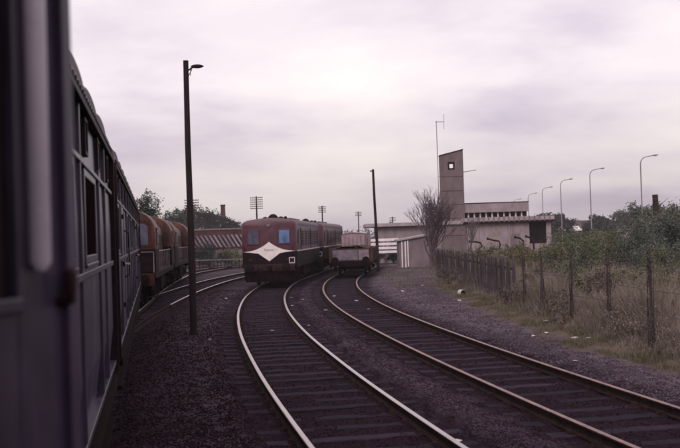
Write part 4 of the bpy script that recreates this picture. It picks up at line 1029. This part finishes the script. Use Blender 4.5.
bare_tree((6.2, 65.5), 6.3, 'vase-shaped leafless tree standing in front of the tower', 3, .52, 5, .085, 15)
bare_tree((10.9, 80), 4.6, 'thin leafless sapling against the right side of the tower', 8, .30, 4, .06, 5)

tg = 'trees on the left skyline'
tr = [
 (-18.6, 92, 7.4, 2.0, 3200, .13, leaf_dark, 'dark tree showing just above the train roof'),
 (-23.0, 100, 7.2, 2.2, 2600, .14, leaf_dark, 'dark leafy tree peeping over the second carriage roof'),
 (-32.5, 190, 7.0, 3.8, 2600, .26, leaf_dark, 'tree immediately left of the lamp pole on the skyline'),
 (-30.0, 196, 8.2, 4.2, 3000, .26, leaf_dark, 'tallest dark tree just right of the tall lamp pole'),
 (-26.5, 200, 7.2, 3.6, 2600, .26, leaf_dark, 'dark rounded tree left of the slim chimney'),
 (-22.5, 198, 5.6, 3.4, 2400, .25, leaf_dark, 'lower tree right of the slim chimney'),
 (-18.6, 202, 5.4, 3.2, 2400, .25, leaf_dark, 'low tree left above the maroon locomotive roof'),
 (-15.0, 206, 5.8, 3.2, 2400, .25, leaf_blue, 'greyish tree behind the first telegraph pole'),
 (-11.0, 210, 4.4, 3.0, 2200, .25, leaf_blue, 'low tree hidden mostly by the maroon locomotive'),
]
for a in tr: tree((a[0], a[1]), a[2], a[3], a[4], a[5], a[6], a[7], tg)
rg = 'trees beyond the station and road'
tr = [
 (10.0, 178, 4.9, 2.2, 2000, .2, leaf_dark, 'dark tree showing above the low flat roof, left of the bare tree'),
 (13.2, 182, 4.3, 2.2, 2000, .2, leaf_dark, 'second dark tree above the low flat roof'),
 (41.5, 190, 6.0, 3.4, 2200, .25, leaf_dark, 'dark tree behind the station end pier'),
 (47.0, 200, 5.6, 3.4, 2200, .25, leaf_dark, 'tree left of the dark lorry'),
 (56.0, 205, 5.4, 3.2, 2200, .25, leaf_dark, 'tree behind the third street lamp'),
 (63.0, 212, 6.4, 3.0, 2200, .25, leaf_blue, 'upright tree on the far skyline between two lamps'),
 (70.0, 214, 5.4, 3.6, 2200, .25, leaf_dark, 'spreading far tree left of the nearest street lamp'),
 (40.5, 128, 5.6, 2.4, 2400, .18, leaf_blue, 'bluish tree just left of the dead trunk'),
 (46.0, 130, 5.2, 2.6, 2400, .18, leaf_blue, 'bluish tree behind the right-hand bushes'),
 (31.0, 92, 4.8, 2.2, 2400, .14, leaf_green, 'green tree at the far right edge of the skyline'),
]
for a in tr: tree((a[0], a[1]), a[2], a[3], a[4], a[5], a[6], a[7], rg)
# far-off wood along the horizon
g = np.random.default_rng(77); lst = []
for k in range(120):
    xx = g.uniform(-260, 330); yy = g.uniform(360, 480); hh = g.uniform(4.0, 7.0)
    lst.append(leaves(g, (xx, yy, hh*.5), (g.uniform(5, 9), 4, hh*.5), 320, .5, clump=18))
V, F = joinvf(lst); tag(raw('distant_wood', V, F, leaf_dark), 'far dark line of trees along the horizon', 'wood', kind='stuff')
# bramble thicket mass under the bushes of the waste ground
g = np.random.default_rng(78); lst = []
for k in range(190):
    yy = 22*(80/22)**g.random(); lo_ = edge_x(yy)+2.0; xx = lo_+g.random()*max(.5, .40*yy-lo_); hh = g.uniform(.35, .95)*(1+yy/110)
    lst.append(leaves(g, (xx, yy, hh*.45), (g.uniform(.4, .9), .5, hh*.45), 520, .028*(1+yy/60), clump=14))
third = len(lst)//3
for nm, part, mm_, lb in (('bramble', lst[:third], leaf_brown, 'reddish brown brambles and dock mixed through the dry grass'), ('nettle', lst[third:2*third], leaf_olive, 'olive nettles and weeds mixed through the dry grass'), ('ground_ivy', lst[2*third:], leaf_green, 'dark green low weeds mixed through the dry grass')):
    V, F = joinvf(part); tag(raw(nm, V, F, mm_), lb, 'weeds', kind='stuff')
g = np.random.default_rng(91); lst = []
for k in range(70):
    yy = 17+g.random()*34; xx = (5.55 if yy > 31 else np.interp(yy, [16, 22, 31], [6.2, 6.0, 5.6]))+g.normal(0, .28)+.15; hh = g.uniform(.35, .95)
    lst.append(leaves(g, (xx, yy, hh*.5), (.28, .4, hh*.5), 300, .018*(1+yy/60), clump=14))
V, F = joinvf(lst); tag(raw('fence_weeds', V, F, leaf_brown), 'straggling brown weeds growing along the foot of both fences', 'weeds', kind='stuff')
# bushes by the left tracks, below the buttressed wall
for a in ((-13.0, 93, 1.8, 2.6, 3200, .09, leaf_dark, 'dark bush left in front of the buttressed wall'), (-10.9, 95, 1.5, 2.1, 2800, .09, leaf_green, 'green bush before the right part of the buttressed wall'), (-15.2, 92, 1.5, 2.5, 2800, .09, leaf_dark, 'dark shrub between lamp pole and buttressed wall')):
    shrub((a[0], a[1]), a[2], a[3], a[4], a[5], a[6], a[7], group='bushes before the buttressed wall')

# ------------------------------------------------------------------ left background: buttressed wall, railings, chimney
def butt_wall():
    t = empty('buttressed_wall', (-17.5, 101, 0), 0, 'long brick wall with pale sloping buttresses left of the maroon locomotive', 'wall')
    b = MB(); b.box(0, 9.5, 0, .5, -.3, 3.55); b.build('brickwork', brick, t)
    for i in range(6):
        c = MB(); c.box(i*1.6-.02, i*1.6+1.56, -.08, .58, 3.55, 3.70); c.build('coping_stone', coping_m, t, bevel=.02)
    for i in range(19):
        x0 = .15+i*.47; q = MB()
        q.prism_y([(x0, 3.0), (x0+.20, 3.0), (x0+1.0, 1.7), (x0+.76, 1.7)], -.32, -.002) if True else None
        q.build('buttress', buttress_m, t, bevel=.02)
    b = MB(); b.box(-.1, 9.6, -.40, -.002, -.3, 1.42); b.build('plinth', conc_tower, t)
butt_wall()
def railing():
    t = empty('trackside_railing', (-13.6, 84, -.1), R(-8), 'low railing with pale top bar beside the left tracks', 'railing')
    for q in np.arange(0, 5.3, .33):
        p = MB(); p.box(q, q+.05, 0, .05, -.1, .78); p.build('baluster', coach_dark, t)
    b = MB(); b.box(-.05, 5.2, -.02, .07, .78, .86); b.build('top_bar', wagon_grey, t)
    b = MB(); b.box(-.05, 5.2, 0, .05, .1, .15); b.build('bottom_bar', coach_dark, t)
railing()
ch = empty('brick_chimney', (-25.3, 205, 1.8), 0, 'slim square brick chimney above the left treetops', 'chimney')
b = MB(); b.loft([[(-.6, -.6, 0), (.6, -.6, 0), (.6, .6, 0), (-.6, .6, 0)], [(-.42, -.42, 8.3), (.42, -.42, 8.3), (.42, .42, 8.3), (-.42, .42, 8.3)]]); b.build('stack', brick, ch)
b = MB(); b.box(-.5, .5, -.5, .5, 8.0, 8.35); b.build('cap', brick, ch)

# ------------------------------------------------------------------ road, street lamps, vehicles and far houses on the right
rd = raw('road', [(30.5, 60, .05), (41.5, 60, .05), (60, 420, .05), (49, 420, .05)], [(0, 1, 2, 3)], asphalt); tag(rd, 'main road beyond the waste ground', kind='structure')
def street_lamp(loc, label, h=9.9):
    t = empty('street_lamp', loc, 0, label, 'street lamp', 'tall curved street lamps along the road')
    p = MB(); p.tube([(0, 0, -.3), (0, 0, 1.6), (0, 0, 1.65), (0, 0, h-.9)], [.11, .11, .075, .06], 10); p.build('post', lamp_steel, t, smooth=True)
    a = MB(); a.tube([(0, 0, h-.92), (.04, 0, h-.6), (.18, 0, h-.33), (.42, 0, h-.16), (.8, 0, h-.07), (1.35, 0, h)], [.06, .055, .05, .045, .04, .04], 8); a.build('arm', lamp_steel, t, smooth=True)
    l_ = MB(); rings = []
    for i in range(6):
        u = i/5; w = .12*math.sin(math.pi*(.15+.75*u))**.6; rings.append([(1.3+.6*u, w*math.cos(6.2832*k/10), h+.02+.05*u+w*.6*math.sin(6.2832*k/10)) for k in range(10)])
    l_.loft(rings); hd_ = l_.build('lamp_head', lamp_steel, t, smooth=True)
    l_ = MB(); l_.dome(0, 0, 0, .2, .07, -.06, 8, 3); b_ = l_.build('bowl', lamp_glass, hd_); b_.location = (1.6, 0, h-.02)
names = ['nearest and tallest street lamp, far right above the bushes', 'second street lamp from the right', 'third street lamp from the right', 'fourth street lamp from the right, above the station end', 'fifth, small street lamp from the right', 'smallest and farthest street lamp, just right of the station roof']
for (lx, ly), nm in zip(((31.7, 99), (31.4, 118), (33.1, 141), (35.5, 165), (38.0, 190), (41.0, 222)), names): street_lamp((lx, ly, 0), nm)
def lorry():
    t = empty('box_lorry', (47.3, 203, 1.7), R(12), 'dark green box-bodied lorry on the road beyond the station', 'lorry')
    b = MB(); b.box(-1.2, 1.2, 0, 6.5, 1.0, 4.0); b.build('box_body', lorry_green, t, bevel=.04)
    c = MB(); c.box(-1.1, 1.1, 6.6, 8.3, .7, 2.9); c.build('cab', lorry_green, t, bevel=.1)
    f = MB(); f.box(-1.0, 1.0, 0, 8.2, .7, 1.0); f.build('chassis', under, t)
    for q in (1.2, 2.3, 7.3):
        for s in (-1, 1):
            w = MB(); w.lathe_x([(-.13, .3), (-.12, .48), (.12, .48), (.13, .3), (.13, .01)], s*1.0, q, .48, 14); w.build('wheel', tyre, t, smooth=True)
lorry()
def car(loc, rz, m, label):
    t = empty('parked_car', loc, rz, label, 'car', 'white cars by the road')
    sec = [(-2.0, .35), (-2.05, .75), (-1.3, .88), (-.85, 1.38), (.7, 1.42), (1.35, .95), (2.05, .82), (2.08, .4)]
    b = MB(); v, f = prism_pts([(a, z) for a, z in sec], -.8, .8); b.add(v, f); b.build('body', m, t, bevel=.07, smooth=True)
    for s in (-1, 1):
        g_ = MB(); v, f = prism_pts([(-1.1, .92), (-.78, 1.32), (.64, 1.35), (1.1, .95)], s*.80-.008, s*.80+.008); g_.add(v, f); g_.build('side_glass', window_dark, t)
        for q in (-1.25, 1.3):
            w = MB(); w.lathe_x([(-.09, .2), (-.08, .31), (.08, .31), (.09, .2), (.09, .01)], s*.74, q, .31, 14); w.build('wheel', tyre, t, smooth=True)
    g_ = MB(); g_.add([(-.7, 1.36, .98), (.7, 1.36, .98), (.62, .74, 1.39), (-.62, .74, 1.39)], [(0, 1, 2, 3)]); g_.build('windscreen', window_dark, t)
car((45.2, 198, 1.7), R(40), car_white, 'white car left of the dark lorry')
car((49.1, 199, 1.7), R(20), car_white, 'white car right of the dark lorry')
emb = MB(); emb.loft([[(40, 193, -.4), (58, 193, -.4), (58, 195, 1.7), (40, 195, 1.7)], [(40, 216, -.4), (58, 216, -.4), (58, 215, 1.7), (40, 215, 1.7)]])
tag(emb.build('embankment', mat('bank_soil', (.07, .065, .045), .95, .3, 1.5, .3, 10)), 'low grassy bank carrying the parked vehicles', kind='structure')
def house(loc, w, h, label, wall_m):
    t = empty('distant_house', loc, 0, label, 'house', 'far houses beyond the road')
    b = MB(); b.box(-w/2, w/2, 0, 7, -.5, h); b.build('wall', wall_m, t)
    r_ = MB(); v, f = prism_pts([(-.4, h), (3.5, h+2.4), (7.4, h)], -w/2-.3, w/2+.3); r_.add(v, f); ro = r_.build('roof', roof_tile, t)
    c = MB(); c.box(w*.25, w*.25+.7, 3.1, 3.9, h+1.6, h+3.3); c.build('chimney', brick, ro)
    for q in np.arange(-w/2+.8, w/2-1, 2.2):
        wi = MB(); wi.box(q, q+1.0, -.04, .0, h-1.6, h-.5); wo = wi.build('window', white_board, t)
        p = MB(); p.box(q+.1, q+.9, -.055, -.04, h-1.5, h-.6); p.build('pane', window_dark, wo)
house((60, 225, -.4), 9, 2.5, 'pinkish far house between the second and third lamps', render_wall)
house((71, 226, 0), 6, 3.4, 'far pale house left of the nearest lamp post', white_board)
house((49, 232, 0), 8, 2.7, 'far low house behind the lorry', render_low)

# ------------------------------------------------------------------ litter
def scrap(x, y, s, label, kind='paper_scrap', m=paper):
    g = random.Random(int(x*100+y*1000)); z = float(ground_z(x, y))+.012
    b = MB(); n = 7; top = []; bot = []
    for k in range(n):
        a = 6.2832*k/n; rr = s*g.uniform(.6, 1.15); zz = g.uniform(0, .35)*s; top.append((rr*math.cos(a), rr*.8*math.sin(a), zz+.006)); bot.append((rr*math.cos(a), rr*.8*math.sin(a), zz))
    vs = top+bot+[(0, 0, s*.35+.006), (0, 0, s*.3)]; fs = []
    for k in range(n):
        j = (k+1) % n; fs += [(k, j, 2*n), (n+j, n+k, 2*n+1), (k, n+k, n+j, j)]
    b.add(vs, fs); o = b.build(kind, m); o.location = (x, y, z); o.rotation_euler = (0, 0, g.uniform(0, 6)); return tag(o, label, 'litter', 'litter strewn on the ballast')
for x, y, s, lb in [
 (1.36, 11.72, .085, 'white paper scrap lying outside the middle siding at the bottom'), (5.42, 25.1, .17, 'largest white rag heap at the foot of the wire fence'),
 (4.95, 23.1, .09, 'pale scrap on the verge below the rag heap'), (4.52, 22.5, .07, 'small white scrap on the ballast edge left of the others'), (5.3, 21.7, .10, 'pale flat scrap on the verge before the second creeper post'),
 (5.55, 21.4, .07, 'pinkish scrap on the verge right of the flat scrap'), (4.4, 18.05, .05, 'small white scrap on the ballast beside the right siding'), (4.93, 32.9, .08, 'small white scrap in the verge below the board fence'),
 (-3.42, 24.2, .05, 'tiny white scrap right of the foot of the lamp pole'), (-5.0, 40.6, .09, 'pale scrap between lamp pole and maroon locomotive'), (2.85, 13.6, .06, 'pale stone-like scrap inside the right siding rails'),
 (6.3, 19.6, .08, 'white scrap caught in the grass behind the wire fence'), (.55, 37.5, .09, 'white scrap between the right siding rails'), (-.35, 41.0, .10, 'pale scrap beside the left rail of right siding'),
 (-1.9, 36.0, .07, 'white scrap just outside the right rail of the middle siding'), (-2.2, 40.8, .10, 'pale litter right of the maroon locomotive front'), (-1.0, 27.6, .07, 'white scrap between the two sidings'),
 (-2.0, 26.5, .06, 'small white scrap between the middle siding rails'), (2.7, 42.0, .12, 'pale scrap on the bare ground right of the right siding'), (5.75, 18.2, .06, 'pinkish scrap at the right end of the verge')]:
    scrap(x, y, s, lb)
dark_rag = mat('dark_rag', (.03, .018, .02), .9, .3)
scrap(5.72, 25.0, .24, 'dark crumpled sack beside the white rag heap', 'crumpled_sack', dark_rag)
for x, y, s_, lb in ((5.15, 25.6, .06, 'tiny pale scrap left of the white rag heap'), (4.75, 28.4, .07, 'pale scrap on the verge midway to the pot'), (4.35, 35.2, .09, 'pale scrap on gravel left of the white pot'),
                     (3.9, 46.0, .11, 'pale scrap on bare ground before the shed'), (.9, 33.0, .06, 'small pale scrap within the right siding'), (-1.6, 38.6, .08, 'pale scrap right of the middle siding near the locomotive'), (-.6, 33.4, .07, 'pale scrap left of the right siding rail')):
    scrap(x, y, s_, lb)
pt = empty('discarded_pot', (4.8, 37.6, float(ground_z(4.8, 37.6))), R(30), 'white round pot lying on its side below the board fence', 'pot')
b = MB(); b.lathe_y([(0, .12), (.04, .135), (.18, .13), (.21, .10)], 0, 0, .12, 16); b.build('shell', mat('dirty_white', (.55, .48, .5), .6, .3, 8), pt, smooth=True)
b = MB(); b.lathe_y([(-.012, .112), (-.008, .01)], 0, 0, .12, 16); b.build('opening', coach_dark, pt)

# ------------------------------------------------------------------ thin distance haze, added also to lift the dark tones
hz_ = MB(); hz_.box(-2900, 2900, -2900, 3300, -1.6, 16)
ho = hz_.build('haze', []); tag(ho, 'thin haze added over the yard, softening distance and dark tones', 'haze', kind='stuff')
hm = bpy.data.materials.new('haze_air'); hm.use_nodes = True; ht = hm.node_tree; ht.nodes.clear()
po = ht.nodes.new('ShaderNodeOutputMaterial'); pv = ht.nodes.new('ShaderNodeVolumePrincipled'); pv.inputs['Density'].default_value = 0.00035; pv.inputs['Color'].default_value = (.95, .86, .93, 1); pv.inputs['Anisotropy'].default_value = 0.0
ht.links.new(pv.outputs[0], po.inputs['Volume']); ho.data.materials.append(hm)
